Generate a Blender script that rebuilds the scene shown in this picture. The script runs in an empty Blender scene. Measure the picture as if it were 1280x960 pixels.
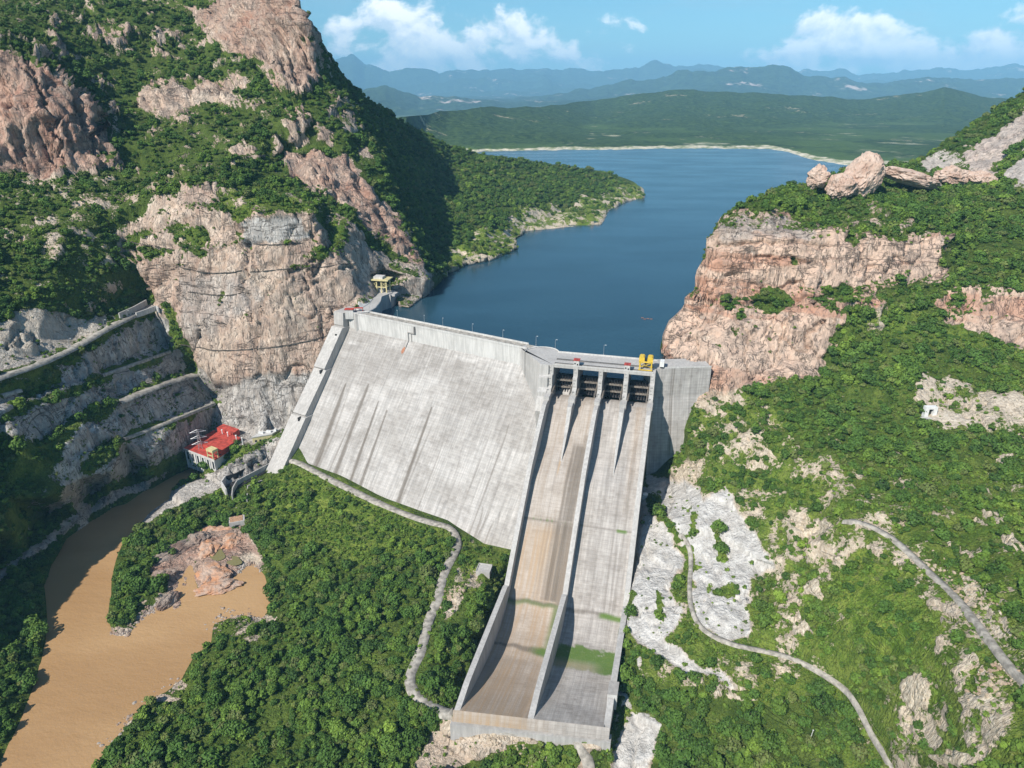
import bpy, bmesh, math, random
import numpy as np
from mathutils import Vector, noise, geometry
random.seed(7); RNG = np.random.default_rng(7)
SC = bpy.context.scene; COL = SC.collection
R = math.radians

# ------------------------------------------------------------------ camera
F, HOR, CH = 887.0, 107.0, 200.0           # focal length in photo pixels, horizon row, height above the crest
PITCH = math.atan((480 - HOR) / F); CP, SP_ = math.cos(PITCH), math.sin(PITCH)
cd = bpy.data.cameras.new('camera'); cam = bpy.data.objects.new('camera', cd); COL.objects.link(cam)
cam.location = (0, 0, CH); cam.rotation_euler = (math.pi / 2 - PITCH, 0, 0)
cd.sensor_width = 36; cd.lens = 36 * F / 1280; cd.clip_start = 1; cd.clip_end = 200000
SC.camera = cam
# ------------------------------------------------------------------ light
TO_SUN = Vector((-.70, -.86, 1.0)).normalized()
SUN_EL = math.asin(TO_SUN.z); SUN_ROT = math.atan2(TO_SUN.x, TO_SUN.y)
ld = bpy.data.lights.new('sun', 'SUN'); ld.energy = 5.0; ld.angle = R(.5); ld.color = (1, .95, .87)
sun = bpy.data.objects.new('sun', ld); COL.objects.link(sun)
sun.rotation_euler = TO_SUN.to_track_quat('Z', 'Y').to_euler(); sun.location = (-400, -300, 900)
SC.view_settings.view_transform = 'Standard'; SC.view_settings.look = 'None'
SC.view_settings.exposure = 0.42; SC.view_settings.gamma = 1; SC.view_settings.use_curve_mapping = False
SC.cycles.max_bounces = 5; SC.cycles.diffuse_bounces = 2; SC.cycles.glossy_bounces = 2
SC.cycles.transmission_bounces = 2; SC.cycles.volume_bounces = 0; SC.cycles.transparent_max_bounces = 6

class NT:
    """tiny helper to write node trees"""
    def __init__(s, tree): s.t = tree; s.n = tree.nodes; s.l = tree.links
    def node(s, kind, **kw):
        x = s.n.new(kind)
        for k, v in kw.items():
            if k == 'ins':
                for i, val in v.items():
                    if hasattr(val, 'is_output') or isinstance(val, bpy.types.NodeSocket): s.l.new(val, x.inputs[i])
                    else: x.inputs[i].default_value = val
            else: setattr(x, k, v)
        return x
    def math(s, op, a, b=0.0, c=0.0, clamp=False):
        return s.node('ShaderNodeMath', operation=op, use_clamp=clamp, ins={0: a, 1: b, 2: c}).outputs[0]
    def mix(s, f, a, b, mode='MIX'):
        x = s.node('ShaderNodeMix', data_type='RGBA', blend_type=mode, clamp_factor=True)
        for i, v in ((0, f), (6, a), (7, b)):
            if isinstance(v, bpy.types.NodeSocket): s.l.new(v, x.inputs[i])
            else: x.inputs[i].default_value = v if i == 0 else (*v[:3], 1)
        return x.outputs[2]
    def ramp(s, f, lo, hi, a=0.0, b=1.0):
        return s.node('ShaderNodeMapRange', clamp=True, interpolation_type='SMOOTHSTEP',
                      ins={0: f, 1: lo, 2: hi, 3: a, 4: b}).outputs[0]
    def noise(s, vec, scale, detail=4, rough=.55, dist=0.0, out=0):
        return s.node('ShaderNodeTexNoise', ins={'Vector': vec, 'Scale': scale, 'Detail': detail, 'Roughness': rough, 'Distortion': dist}).outputs[out]
    def mapv(s, vec, scale=(1, 1, 1), rot=(0, 0, 0), loc=(0, 0, 0)):
        return s.node('ShaderNodeMapping', ins={0: vec, 1: loc, 2: rot, 3: scale}).outputs[0]

w = bpy.data.worlds.new('World'); SC.world = w; w.use_nodes = True
wt = NT(w.node_tree); bg = w.node_tree.nodes['Background']
sky = wt.node('ShaderNodeTexSky', sky_type='NISHITA', sun_disc=False, sun_elevation=SUN_EL, sun_rotation=SUN_ROT,
              altitude=300, air_density=1.0, dust_density=0.2, ozone_density=1.6)
gen = wt.node('ShaderNodeTexCoord').outputs['Generated']
sep = wt.node('ShaderNodeSeparateXYZ', ins={0: gen})
az = wt.math('ARCTAN2', sep.outputs[0], sep.outputs[1]); el = wt.math('ARCSINE', sep.outputs[2])
cv = wt.node('ShaderNodeCombineXYZ', ins={0: az, 1: el, 2: 0.0}).outputs[0]
# cumulus: banks of cloud standing on the far range.  (azimuth centre, width, top elevation, weight)
def bank(ac, wd, e0, e1, wgt):
    da = wt.math('DIVIDE', wt.math('SUBTRACT', az, ac), wd)
    de = wt.math('DIVIDE', wt.math('SUBTRACT', el, (e0 + e1) / 2), (e1 - e0) / 2)
    r2 = wt.math('ADD', wt.math('MULTIPLY', da, da), wt.math('MULTIPLY', de, de))
    return wt.math('MULTIPLY', wt.math('SUBTRACT', 1.0, r2), wgt)
banks = [(-.125, .09, .004, .108, 1.2), (-.02, .17, .012, .094, .9), (-.19, .055, .012, .085, .8), (.085, .10, .012, .055, .55),
         (.41, .095, .004, .088, 1.35), (.53, .15, -.01, .062, 1.3), (.70, .15, -.005, .10, 1.2), (.33, .05, .005, .05, .6), (-.6, .3, 0, .16, .9)]
tot = None
for b in banks:
    q = wt.math('MAXIMUM', bank(*b), -1.5)
    tot = q if tot is None else wt.math('MAXIMUM', tot, q)
cw = wt.mapv(cv, (1, 1.35, 1))
n1 = wt.noise(cw, 15, 10, .58, .2); n2 = wt.noise(wt.mapv(cv, (1, 1.35, 1), loc=(.006, .012, 0)), 15, 10, .58, .2)
dens = wt.math('ADD', tot, wt.math('MULTIPLY', wt.math('SUBTRACT', n1, .53), 5.5))
mask = wt.ramp(dens, .0, .8)
lit = wt.math('MULTIPLY_ADD', wt.math('SUBTRACT', n1, n2), 5.5, .62, clamp=True)
ccol = wt.mix(lit, (10, 11.2, 12.4), (18, 17.4, 16.6))
veil = wt.math('MULTIPLY', wt.ramp(wt.noise(wt.mapv(cv, (1, 5, 1)), 5, 6, .6), .44, .78), .35)
skyc = wt.mix(veil, wt.mix(1.0, sky.outputs[0], (.60, 1.0, 1.16), 'MULTIPLY'), (6.0, 7.2, 7.9))
fade = wt.math('MULTIPLY', mask, wt.ramp(el, -.005, .03, .55, .95))
wt.l.new(wt.mix(fade, skyc, ccol), bg.inputs[0]); bg.inputs[1].default_value = .075

# ------------------------------------------------------------------ geometry helpers
def ray(u, v):
    a = (u - 640) / F; b = -(v - 480) / F
    return np.array([a, CP + b * SP_, -SP_ + b * CP])
def PZ(u, v, z):
    r = ray(u, v); t = (z - CH) / r[2]; return np.array([0, 0, CH]) + r * t
def PY(u, v, y):
    r = ray(u, v); return np.array([0, 0, CH]) + r * (y / r[1])
def PX(u, v, x):
    r = ray(u, v); return np.array([0, 0, CH]) + r * (x / r[0])

def smooth01(x): x = np.clip(x, 0, 1); return x * x * (3 - 2 * x)

def link(o, parent=None):
    COL.objects.link(o)
    if parent is not None: o.parent = parent
    return o
def mesh_obj(name, verts, faces, mat, parent=None, smooth=False):
    me = bpy.data.meshes.new(name); me.from_pydata([tuple(map(float, v)) for v in verts], [], faces); me.update()
    if smooth: me.polygons.foreach_set('use_smooth', [True] * len(me.polygons))
    if mat: me.materials.append(mat)
    return link(bpy.data.objects.new(name, me), parent)
def thing(name, label, cat, loc=(0, 0, 0), rotz=0, group=None):
    o = bpy.data.objects.new(name, None); COL.objects.link(o); o.empty_display_size = 2
    o.location = tuple(map(float, loc)); o.rotation_euler = (0, 0, rotz); o['label'] = label; o['category'] = cat
    if group: o['group'] = group
    return o
def tag(o, label, cat, group=None):
    o['label'] = label; o['category'] = cat
    if group: o['group'] = group
    return o
def struct(o): o['kind'] = 'structure'; return o

class MB:
    """collects solids in one mesh"""
    def __init__(s): s.v = []; s.f = []
    def add(s, vs, fs):
        b = len(s.v); s.v += [tuple(map(float, p)) for p in vs]; s.f += [tuple(b + i for i in f) for f in fs]; return s
    def box(s, x0, x1, y0, y1, z0, z1, T=None):
        vs = [(x0, y0, z0), (x1, y0, z0), (x1, y1, z0), (x0, y1, z0), (x0, y0, z1), (x1, y0, z1), (x1, y1, z1), (x0, y1, z1)]
        if T: vs = [T(*p) for p in vs]
        return s.add(vs, [(3, 2, 1, 0), (4, 5, 6, 7), (0, 1, 5, 4), (1, 2, 6, 5), (2, 3, 7, 6), (3, 0, 4, 7)])
    def bar(s, p, q, r=.1, n=4, r2=None):
        p, q = Vector(p), Vector(q); d = (q - p)
        if d.length < 1e-6: return s
        d.normalize(); a = d.orthogonal().normalized(); b = d.cross(a); r2 = r if r2 is None else r2
        vs = []
        for c, rr in ((p, r), (q, r2)):
            for k in range(n):
                t = 2 * math.pi * (k + .5) / n; vs.append(c + (a * math.cos(t) + b * math.sin(t)) * rr)
        fs = [(k, (k + 1) % n, n + (k + 1) % n, n + k) for k in range(n)] + [tuple(range(n))[::-1], tuple(range(n, 2 * n))]
        return s.add(vs, fs)
    def prism(s, poly, T0, T1):
        """poly list of 2-tuples, T0/T1 map them onto both end caps"""
        n = len(poly); vs = [T0(*p) for p in poly] + [T1(*p) for p in poly]
        return s.add(vs, [tuple(range(n))[::-1], tuple(range(n, 2 * n))] + [(k, (k + 1) % n, n + (k + 1) % n, n + k) for k in range(n)])
    def build(s, name, mat, parent=None, smooth=False, bevel=0):
        o = mesh_obj(name, s.v, s.f, mat, parent, smooth)
        bm = bmesh.new(); bm.from_mesh(o.data); bmesh.ops.recalc_face_normals(bm, faces=bm.faces); bm.to_mesh(o.data); bm.free()
        return o

def grid_mesh(name, P, mat, parent=None, smooth=True, attrs=None, uv=None):
    """P: (rows, cols, 3)"""
    r, c, _ = P.shape
    me = bpy.data.meshes.new(name); me.vertices.add(r * c); me.vertices.foreach_set('co', P.reshape(-1).astype(np.float32))
    i = np.arange(r * c).reshape(r, c)
    q = np.stack([i[:-1, :-1], i[1:, :-1], i[1:, 1:], i[:-1, 1:]], -1).reshape(-1, 4)
    me.loops.add(len(q) * 4); me.polygons.add(len(q))
    me.loops.foreach_set('vertex_index', q.reshape(-1).astype(np.int32))
    me.polygons.foreach_set('loop_start', (np.arange(len(q)) * 4).astype(np.int32))
    me.polygons.foreach_set('use_smooth', np.full(len(q), smooth))
    me.update(calc_edges=True); me.validate()
    for k, A in (attrs or {}).items():
        a = me.attributes.new(k, 'FLOAT_COLOR', 'POINT'); B = np.ones((r * c, 4), np.float32); B[:, :3] = A.reshape(-1, 3)
        a.data.foreach_set('color', B.reshape(-1))
    if uv is not None:
        l = me.uv_layers.new(name='UVMap'); l.data.foreach_set('uv', uv.reshape(-1, 2)[q.reshape(-1)].astype(np.float32).reshape(-1))
    if mat: me.materials.append(mat)
    return link(bpy.data.objects.new(name, me), parent)

def in_poly(U, V, poly):
    ins = np.zeros(U.shape, bool); n = len(poly); j = n - 1
    for i in range(n):
        xi, yi = poly[i]; xj, yj = poly[j]
        if yi != yj:
            c = ((yi > V) != (yj > V)) & (U < (xj - xi) * (V - yi) / (yj - yi) + xi); ins ^= c
        j = i
    return ins
def seg_dist(U, V, line):
    d = np.full(U.shape, 1e9)
    for (x0, y0), (x1, y1) in zip(line[:-1], line[1:]):
        dx, dy = x1 - x0, y1 - y0; t = np.clip(((U - x0) * dx + (V - y0) * dy) / (dx * dx + dy * dy + 1e-9), 0, 1)
        d = np.minimum(d, np.hypot(U - x0 - t * dx, V - y0 - t * dy))
    return d
def poly_soft(U, V, poly, w, g=0):
    d = seg_dist(U, V, poly + [poly[0]]); s = np.where(in_poly(U, V, poly), d, -d)
    return smooth01((s + g) / (2 * w) + .5)
# vectorised value noise
_P = RNG.permutation(4096); _VAL = RNG.random(4096)
def vnoise(x, y, z):
    xi, yi, zi = np.floor(x).astype(int), np.floor(y).astype(int), np.floor(z).astype(int)
    fx, fy, fz = x - xi, y - yi, z - zi
    fx, fy, fz = (t * t * t * (t * (t * 6 - 15) + 10) for t in (fx, fy, fz)); out = 0
    for dx in (0, 1):
        for dy in (0, 1):
            for dz in (0, 1):
                h = _VAL[(_P[(_P[(_P[(xi + dx) & 4095] + yi + dy) & 4095] + zi + dz) & 4095])]
                out = out + h * (fx if dx else 1 - fx) * (fy if dy else 1 - fy) * (fz if dz else 1 - fz)
    return out * 2 - 1
def fbm(P, scale, octv=4, rough=.5, ridged=False, stretch=(1, 1, 1)):
    x, y, z = (P[..., k] * scale * stretch[k] + 17.3 * k for k in range(3)); a, s, t = 1.0, 0.0, 0.0
    for o in range(octv):
        n = vnoise(x, y, z)
        if ridged: n = 1 - 2 * np.abs(n)
        s = s + a * n; t += a; a *= rough; x, y, z = x * 2.03 + 5.1, y * 2.03 + 9.7, z * 2.03 + 3.3
    return s / t

# ------------------------------------------------------------------ materials
def mat_new(name):
    m = bpy.data.materials.new(name); m.use_nodes = True; t = NT(m.node_tree)
    return m, t, m.node_tree.nodes['Principled BSDF']
def simple(name, col, rough=.6, metal=0.0, var=.15, scale=.6, bump=0.0):
    m, t, b = mat_new(name); pos = t.node('ShaderNodeTexCoord').outputs['Object']
    n = t.noise(pos, scale, 5, .6)
    dark = tuple(c * (1 - var * 2) for c in col); lite = tuple(min(1, c * (1 + var)) for c in col)
    t.l.new(t.mix(t.ramp(n, .3, .7), dark, lite), b.inputs['Base Color'])
    b.inputs['Roughness'].default_value = rough; b.inputs['Metallic'].default_value = metal
    if bump:
        bp = t.node('ShaderNodeBump', ins={'Strength': bump, 'Distance': .3, 'Height': t.noise(pos, scale * 4, 4)}); t.l.new(bp.outputs[0], b.inputs['Normal'])
    return m

def concrete(name, base=(.46, .437, .414), warm=(.40, .275, .165), face=True):
    """dam concrete: UV in metres (across, down the slope); colour attribute stain = (dark, warm, green)"""
    m, t, b = mat_new(name)
    uv = t.node('ShaderNodeUVMap').outputs[0]; st = t.node('ShaderNodeVertexColor', layer_name='stain').outputs[0]
    ss = t.node('ShaderNodeSeparateColor', ins={0: st})
    dk, wm, gr = ss.outputs[0], ss.outputs[1], ss.outputs[2]
    streak = t.noise(t.mapv(uv, (.55, .018, 1)), 1.0, 6, .62); streak2 = t.noise(t.mapv(uv, (1.9, .03, 1), loc=(3, 0, 0)), 1.0, 5, .6)
    blot = t.noise(uv, .045, 6, .65); fine = t.noise(uv, .7, 6, .7)
    panel = t.node('ShaderNodeTexBrick', offset=0.0, ins={0: uv, 1: (.93, .93, .93, 1), 2: (1.06, 1.06, 1.06, 1), 3: (.60, .59, .58, 1), 'Scale': 1.0,
                   'Mortar Size': .10, 'Mortar Smooth': .6, 'Brick Width': 15.0, 'Row Height': 2.5}).outputs[0]
    patch = t.node('ShaderNodeTexBrick', offset=0.37, ins={0: t.mapv(uv, loc=(4, 1, 0)), 1: (.78, .775, .77, 1), 2: (1.1, 1.1, 1.1, 1), 3: (.97, .97, .97, 1), 'Scale': 1.0,
                   'Mortar Size': .0, 'Brick Width': 3.1, 'Row Height': 2.5}).outputs[0]
    c = t.mix(t.ramp(streak, .3, .7), tuple(x * .72 for x in base), tuple(x * 1.14 for x in base))
    lift = t.noise(t.mapv(uv, (.05, .5, 1), loc=(7, 0, 0)), 1, 4, .7); c = t.mix(t.ramp(lift, .5, .66, 0, .35), c, tuple(x * .66 for x in base))
    c = t.mix(t.math('MULTIPLY', t.ramp(streak2, .58, .78), .25), c, tuple(x * .55 for x in base))
    c = t.mix(t.math('MULTIPLY', t.ramp(blot, .42, .62), .6), c, (base[0] * .72, base[1] * .705, base[2] * .69))
    c = t.mix(.8, c, panel, 'MULTIPLY'); c = t.mix(t.ramp(blot, .35, .6, .15, .75), c, patch, 'MULTIPLY')
    c = t.mix(t.math('MULTIPLY', t.ramp(fine, .5, .8), .22), c, tuple(x * .6 for x in base))
    c = t.mix(t.math('MULTIPLY', wm, t.ramp(streak, .3, .6, 1, .55)), c, warm)
    c = t.mix(t.math('MULTIPLY', dk, t.ramp(streak2, .25, .7, .65, 1)), c, (.115, .095, .075))
    c = t.mix(t.math('MULTIPLY', gr, t.ramp(t.noise(uv, 1.6, 4), .2, .42)), c, t.mix(t.noise(uv, .3, 3), (.05, .13, .015), (.13, .18, .04)))
    t.l.new(c, b.inputs['Base Color']); b.inputs['Roughness'].default_value = .85
    bp = t.node('ShaderNodeBump', ins={'Strength': .6, 'Distance': .4, 'Height': t.math('ADD', fine, t.math('MULTIPLY', streak2, .6))}); t.l.new(bp.outputs[0], b.inputs['Normal'])
    return m
M_FACE = concrete('dam_concrete')
M_CHUTE = concrete('chute_concrete', (.43, .40, .372))
def plain_concrete(name, base=(.43, .412, .39)):
    m, t, b = mat_new(name); pos = t.node('ShaderNodeTexCoord').outputs['Object']
    st = t.noise(t.mapv(pos, (.6, .6, .06)), 1.0, 6, .6); fn = t.noise(pos, .5, 6, .7); bl = t.noise(pos, .06, 5, .6)
    c = t.mix(t.ramp(st, .3, .7), tuple(x * .82 for x in base), tuple(x * 1.12 for x in base))
    c = t.mix(t.math('MULTIPLY', t.ramp(bl, .45, .65), .4), c, tuple(x * .66 for x in base))
    c = t.mix(t.math('MULTIPLY', t.ramp(fn, .55, .8), .15), c, tuple(x * .6 for x in base))
    t.l.new(c, b.inputs['Base Color']); b.inputs['Roughness'].default_value = .85
    bp = t.node('ShaderNodeBump', ins={'Strength': .4, 'Distance': .2, 'Height': fn}); t.l.new(bp.outputs[0], b.inputs['Normal'])
    return m
M_CONC = plain_concrete('weathered_concrete'); M_WHITE = plain_concrete('white_concrete', (.52, .507, .485)); M_CONCD = plain_concrete('dark_concrete', (.34, .32, .30))
M_ROAD = simple('road_gravel', (.36, .33, .285), .95, 0, .24, .3, .3)
M_YELLOW = simple('yellow_paint', (.66, .45, .045), .5, 0, .08, .5); M_CREAM = simple('cream_yellow_paint', (.60, .52, .27), .6, 0, .1, .5)
M_RED = simple('red_roof_paint', (.46, .065, .045), .65, 0, .22, .3); M_ORANGE = simple('rust_orange', (.36, .16, .09), .8, 0, .2, 1)
M_STEEL = simple('galvanised_steel', (.55, .56, .57), .45, .6, .1, 1); M_WPAINT = simple('white_paint', (.72, .72, .70), .5, 0, .08, .5)
M_DARK = simple('dark_steel', (.035, .037, .04), .5, .3, .2, 1); M_GLASS = simple('dark_glass', (.02, .03, .04), .1, 0, .1, 1)
M_DARKGATE = simple('shade_dark_gate_steel', (.028, .026, .028), .7, .2, .25, .7); M_GATEBEAM = simple('pale_gate_beam', (.22, .19, .16), .7, .1, .25, .8)  # gate steel near black: the deep shade of the bays is in its colour

def terrain_mat(name):
    """cover = (vegetation, redness, whiteness); cover2 = (bare earth / path, bright grass, grey)"""
    m, t, b = mat_new(name)
    tc = t.node('ShaderNodeTexCoord').outputs['Object']
    c1 = t.node('ShaderNodeSeparateColor', ins={0: t.node('ShaderNodeVertexColor', layer_name='cover').outputs[0]})
    c2 = t.node('ShaderNodeSeparateColor', ins={0: t.node('ShaderNodeVertexColor', layer_name='cover2').outputs[0]})
    veg, red, wht, pth, grs, gry = *c1.outputs[:3], *c2.outputs[:3]
    big = t.noise(tc, .022, 5, .6); mid = t.noise(tc, .11, 6, .62); fine = t.noise(tc, .55, 5, .65)
    vert = t.noise(t.mapv(tc, (.16, .16, .022)), 1.0, 6, .6, .6); vert2 = t.noise(t.mapv(tc, (.42, .42, .05)), 1.0, 5, .6, .4)
    strat = t.noise(t.mapv(tc, (.012, .012, .2), (R(6), R(4), 0)), 1.0, 4, .55, .3)
    crk = t.node('ShaderNodeTexVoronoi', feature='DISTANCE_TO_EDGE', ins={'Vector': t.mapv(t.node('ShaderNodeVectorMath', operation='MULTIPLY_ADD',
          ins={0: t.noise(tc, .06, 4, .6, 0, 1), 1: (16, 16, 22), 2: tc}).outputs[0], (.035, .035, .016)), 'Scale': 1.0, 'Randomness': 1.0}).outputs[0]
    rough_ = t.noise(tc, .09, 10, .7); rgh2 = t.noise(t.mapv(tc, (1, 1, .45)), .16, 8, .66)
    def crackn(vec, w): return t.ramp(t.math('ABSOLUTE', t.math('SUBTRACT', vec, .5)), 0, w, 1, 0)
    ck1 = t.math('MULTIPLY', crackn(t.noise(t.mapv(tc, (.07, .07, .018)), 1, 5, .55, .5), .02), t.ramp(mid, .4, .55))
    ck2 = t.math('MULTIPLY', crackn(t.noise(t.mapv(tc, (.018, .018, .10), (R(9), R(5), 0), (9, 9, 9)), 1, 4, .55, .4), .018), t.ramp(big, .42, .55))
    ck3 = t.math('MULTIPLY', crackn(t.noise(t.mapv(tc, (.22, .22, .07), (0, 0, 0), (4, 2, 0)), 1, 5, .6, .6), .035), t.ramp(rough_, .45, .6))
    cks = t.math('MULTIPLY', t.math('MAXIMUM', ck1, t.math('MAXIMUM', ck2, ck3)), t.math('SUBTRACT', 1.0, t.math('MULTIPLY', wht, .8)))
    beige = t.mix(t.ramp(rough_, .35, .65), (.50, .38, .29), (.76, .64, .515))
    pink = t.mix(t.ramp(rough_, .35, .65), (.30, .145, .10), (.60, .38, .28))
    grey = t.mix(t.ramp(rough_, .35, .65), (.30, .285, .265), (.62, .60, .565))
    white = t.mix(t.ramp(rgh2, .3, .7), (.42, .40, .375), (.72, .70, .665))
    c = t.mix(t.math('ADD', red, t.math('MULTIPLY', t.math('SUBTRACT', big, .5), 1.6), clamp=True), beige, pink)
    c = t.mix(t.math('ADD', gry, t.math('MULTIPLY', t.math('SUBTRACT', vert, .5), 1.1), clamp=True), c, grey)
    band = t.noise(t.mapv(t.node('ShaderNodeVectorMath', operation='MULTIPLY_ADD', ins={0: t.noise(tc, .03, 4, .6, 0, 1), 1: (6, 6, 9), 2: tc}).outputs[0], (.004, .004, .075), (R(5), R(-4), 0)), .7, 5, .55)
    bcol = t.mix(t.ramp(band, .47, .53), (.56, .30, .20), (.76, .56, .43)); c = t.mix(t.math('MULTIPLY', t.ramp(t.node('ShaderNodeSeparateXYZ', ins={0: tc}).outputs[0], 0, 60), t.math('MULTIPLY', t.ramp(red, .35, .8), t.ramp(big, .3, .5, .5, .85))), c, bcol)
    slab = t.node('ShaderNodeTexVoronoi', feature='F1', ins={'Vector': t.mapv(tc, (.045, .045, .016)), 'Scale': 1.0, 'Randomness': 1.0}).outputs['Color']
    sl = t.node('ShaderNodeSeparateColor', ins={0: slab}).outputs[0]; c = t.mix(t.math('MULTIPLY', sl, .35), c, (.30, .25, .21)); c = t.mix(wht, c, white)
    nw = t.math('SUBTRACT', 1.0, t.math('MULTIPLY', wht, .75))
    c = t.mix(t.math('MULTIPLY', nw, t.ramp(vert, .50, .68, 0, .5)), c, (.15, .125, .11)); c = t.mix(t.math('MULTIPLY', nw, t.ramp(vert2, .54, .70, 0, .55)), c, (.13, .11, .10))
    c = t.mix(t.math('MULTIPLY', cks, .8), c, (.05, .042, .036)); c = t.mix(t.ramp(rgh2, .58, .76, 0, .3), c, (.17, .145, .125)); c = t.mix(t.ramp(rgh2, .28, .42, .3, 0), c, (.78, .72, .63))
    soil = t.mix(t.ramp(fine, .3, .7), (.46, .37, .26), (.74, .65, .52))
    c = t.mix(pth, c, soil)
    tuft = t.noise(tc, 1.1, 4, .7)
    gdark = t.mix(t.ramp(mid, .3, .7), (.05, .082, .015), (.115, .16, .03)); gbr = t.mix(t.ramp(mid, .35, .65), (.11, .20, .02), (.24, .30, .055)); gbr = t.mix(t.ramp(fine, .56, .72, 0, .5), gbr, (.26, .23, .10))
    g = t.mix(t.math('MULTIPLY', grs, t.ramp(mid, .3, .6, .5, 1)), gdark, gbr); g = t.mix(t.ramp(tuft, .46, .64, 0, .6), g, (.022, .045, .010))
    vm = t.math('ADD', veg, t.math('MULTIPLY', t.math('SUBTRACT', t.math('ADD', mid, fine), 1.0), 1.1))
    c = t.mix(t.ramp(vm, .42, .56), c, g)
    t.l.new(c, b.inputs['Base Color']); b.inputs['Roughness'].default_value = .92
    b.inputs['Specular IOR Level'].default_value = .15
    h = t.math('ADD', t.math('MULTIPLY', rgh2, 2.2), t.math('ADD', t.math('MULTIPLY', vert2, 1.3), t.math('MULTIPLY', cks, -.5)))
    bp = t.node('ShaderNodeBump', ins={'Strength': .8, 'Distance': 2.2, 'Height': h}); t.l.new(bp.outputs[0], b.inputs['Normal'])
    return m
M_TERR = terrain_mat('hillside_rock_and_scrub')

# ------------------------------------------------------------------ terrain control points
ZS = dict(river=-135.0, lake=-15.0)
CPT = []
def cz(z, *pts): CPT.extend([(u, v, PZ(u, v, z)[1]) for u, v in pts])
def cy(*pts): CPT.extend(pts)
def cx(*pts): CPT.extend([(u, v, PX(u, v, x)[1]) for u, v, x in pts])
# skyline of the left massif and the shaded flank behind it
SKY_L = [(-200, -180, 1300), (-60, -180, 1320), (100, -180, 1350), (260, -150, 1280), (330, -70, 1120), (368, -2, 1010), (385, 30, 1040), (408, 62, 1090), (430, 95, 1150), (450, 116, 1200),
         (500, 150, 1350), (560, 181, 1450), (600, 192, 1500), (680, 203, 1600), (760, 216, 1690), (790, 230, 1640), (806, 241, 1560)]
cy(*SKY_L)
cz(-14.2, (812, 246), (785, 251), (760, 263), (752, 280), (700, 284), (655, 288), (640, 300), (645, 312), (615, 325), (580, 332), (560, 342), (530, 372), (512, 386))
cy((760, 235, 1560), (700, 240, 1420), (700, 262, 1330), (640, 230, 1380), (640, 262, 1200), (600, 240, 1250), (600, 290, 1030), (560, 220, 1330), (560, 270, 1060), (540, 250, 1090), (520, 205, 1200), (540, 305, 930), (480, 160, 1150))
# ridge between lit and shaded side, then the pink spur
cy((380, 40, 990), (400, 95, 975), (430, 130, 960), (455, 160, 940), (475, 200, 890), (500, 262, 850), (520, 310, 800), (534, 350, 752))
cz(-14, (538, 366), (500, 384))
cy((515, 345, 745), (490, 365, 742), (470, 300, 770), (455, 262, 800), (430, 200, 850), (410, 245, 790), (360, 225, 800), (355, 200, 850), (480, 335, 748))
# upper slopes
cy((-200, 0, 1050), (0, 0, 1120), (100, 0, 1150), (200, 0, 1160), (300, 0, 1090), (345, -10, 1030), (300, 60, 1010), (240, 30, 1120), (330, 90, 960), (365, 125, 900), (320, 140, 900), (310, 100, 960), (250, 100, 980),
   (180, 110, 960), (180, 148, 890), (240, 150, 880), (130, 60, 1000), (100, 85, 950), (60, 50, 950), (10, 30, 950), (140, 150, 860), (180, 190, 800), (250, 190, 820), (300, 200, 800), (400, 150, 880), (430, 165, 880), (340, 170, 850))
# dark red crag on the left
cy((-200, 190, 700), (-60, 110, 785), (0, 62, 800), (45, 76, 812), (85, 108, 815), (120, 140, 818), (150, 176, 815), (175, 205, 812), (-200, 250, 640), (-60, 235, 715), (0, 222, 735), (60, 218, 748), (120, 214, 765), (180, 216, 790), (60, 160, 772), (110, 180, 785), (-60, 95, 870), (-200, 150, 850), (8, 45, 880), (60, 68, 890), (100, 100, 900), (140, 138, 900), (30, 130, 778), (90, 150, 800), (10, 190, 750))
# slope under the crag down to the crest-level road
cy((-200, 320, 520), (0, 300, 640), (80, 290, 665), (130, 270, 700), (60, 360, 600), (0, 380, 565), (130, 350, 655), (110, 400, 612), (40, 430, 545))
# buttress
cy((140, 290, 700), (200, 245, 725), (240, 232, 728), (300, 238, 740), (250, 262, 700), (300, 268, 692), (340, 262, 690), (390, 262, 700), (430, 285, 722), (445, 310, 728), (330, 225, 790), (400, 262, 745),
   (165, 335, 690), (195, 385, 672), (240, 320, 683), (300, 320, 676), (360, 320, 676), (415, 330, 690), (460, 345, 728), (220, 430, 662), (260, 400, 656), (300, 400, 650), (360, 400, 650), (410, 400, 664), (446, 372, 690),
   (250, 468, 650), (300, 480, 636), (350, 480, 634), (390, 470, 640), (420, 440, 652), (270, 500, 643), (300, 540, 622), (340, 540, 618), (375, 520, 622), (400, 480, 636), (330, 505, 628), (437, 400, 664), (443, 386, 676))
cz(-2, (470, 374), (455, 385), (485, 362), (478, 352))
# crest-level road and benches of the left bank
for a, b, c, d in [((0, 468), (185, 384), -385, -356), ((0, 511), (212, 438), -377, -338), ((0, 601), (245, 466), -362, -318)]: pass
ROADU = [(-120, 512, -402), (0, 470, -386), (46, 454, -378), (92, 433, -372), (130, 411, -366), (160, 396, -362), (186, 384, -358)]
cx(*ROADU); cx(*[(u, v - 7, x - 9) for u, v, x in ROADU]); cx(*[(u - 2, v - 26, x - 16) for u, v, x in ROADU[:-1]])
B2 = [(-120, 560, -390), (0, 512, -377), (66, 491, -366), (127, 469, -357), (170, 453, -346), (212, 438, -338)]
cx(*B2); cx(*[(u, v - 6, x - 8) for u, v, x in B2]); 
B3 = [(-120, 680, -372), (0, 618, -362), (60, 552, -354), (95, 530, -347), (147, 502, -339), (200, 480, -327), (243, 467, -316)]
cx(*B3); cx(*[(u, v - 6, x - 9) for u, v, x in B3])
B4 = [(125, 566, -333), (153, 549, -326), (219, 523, -308), (270, 503, -295)]
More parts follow.
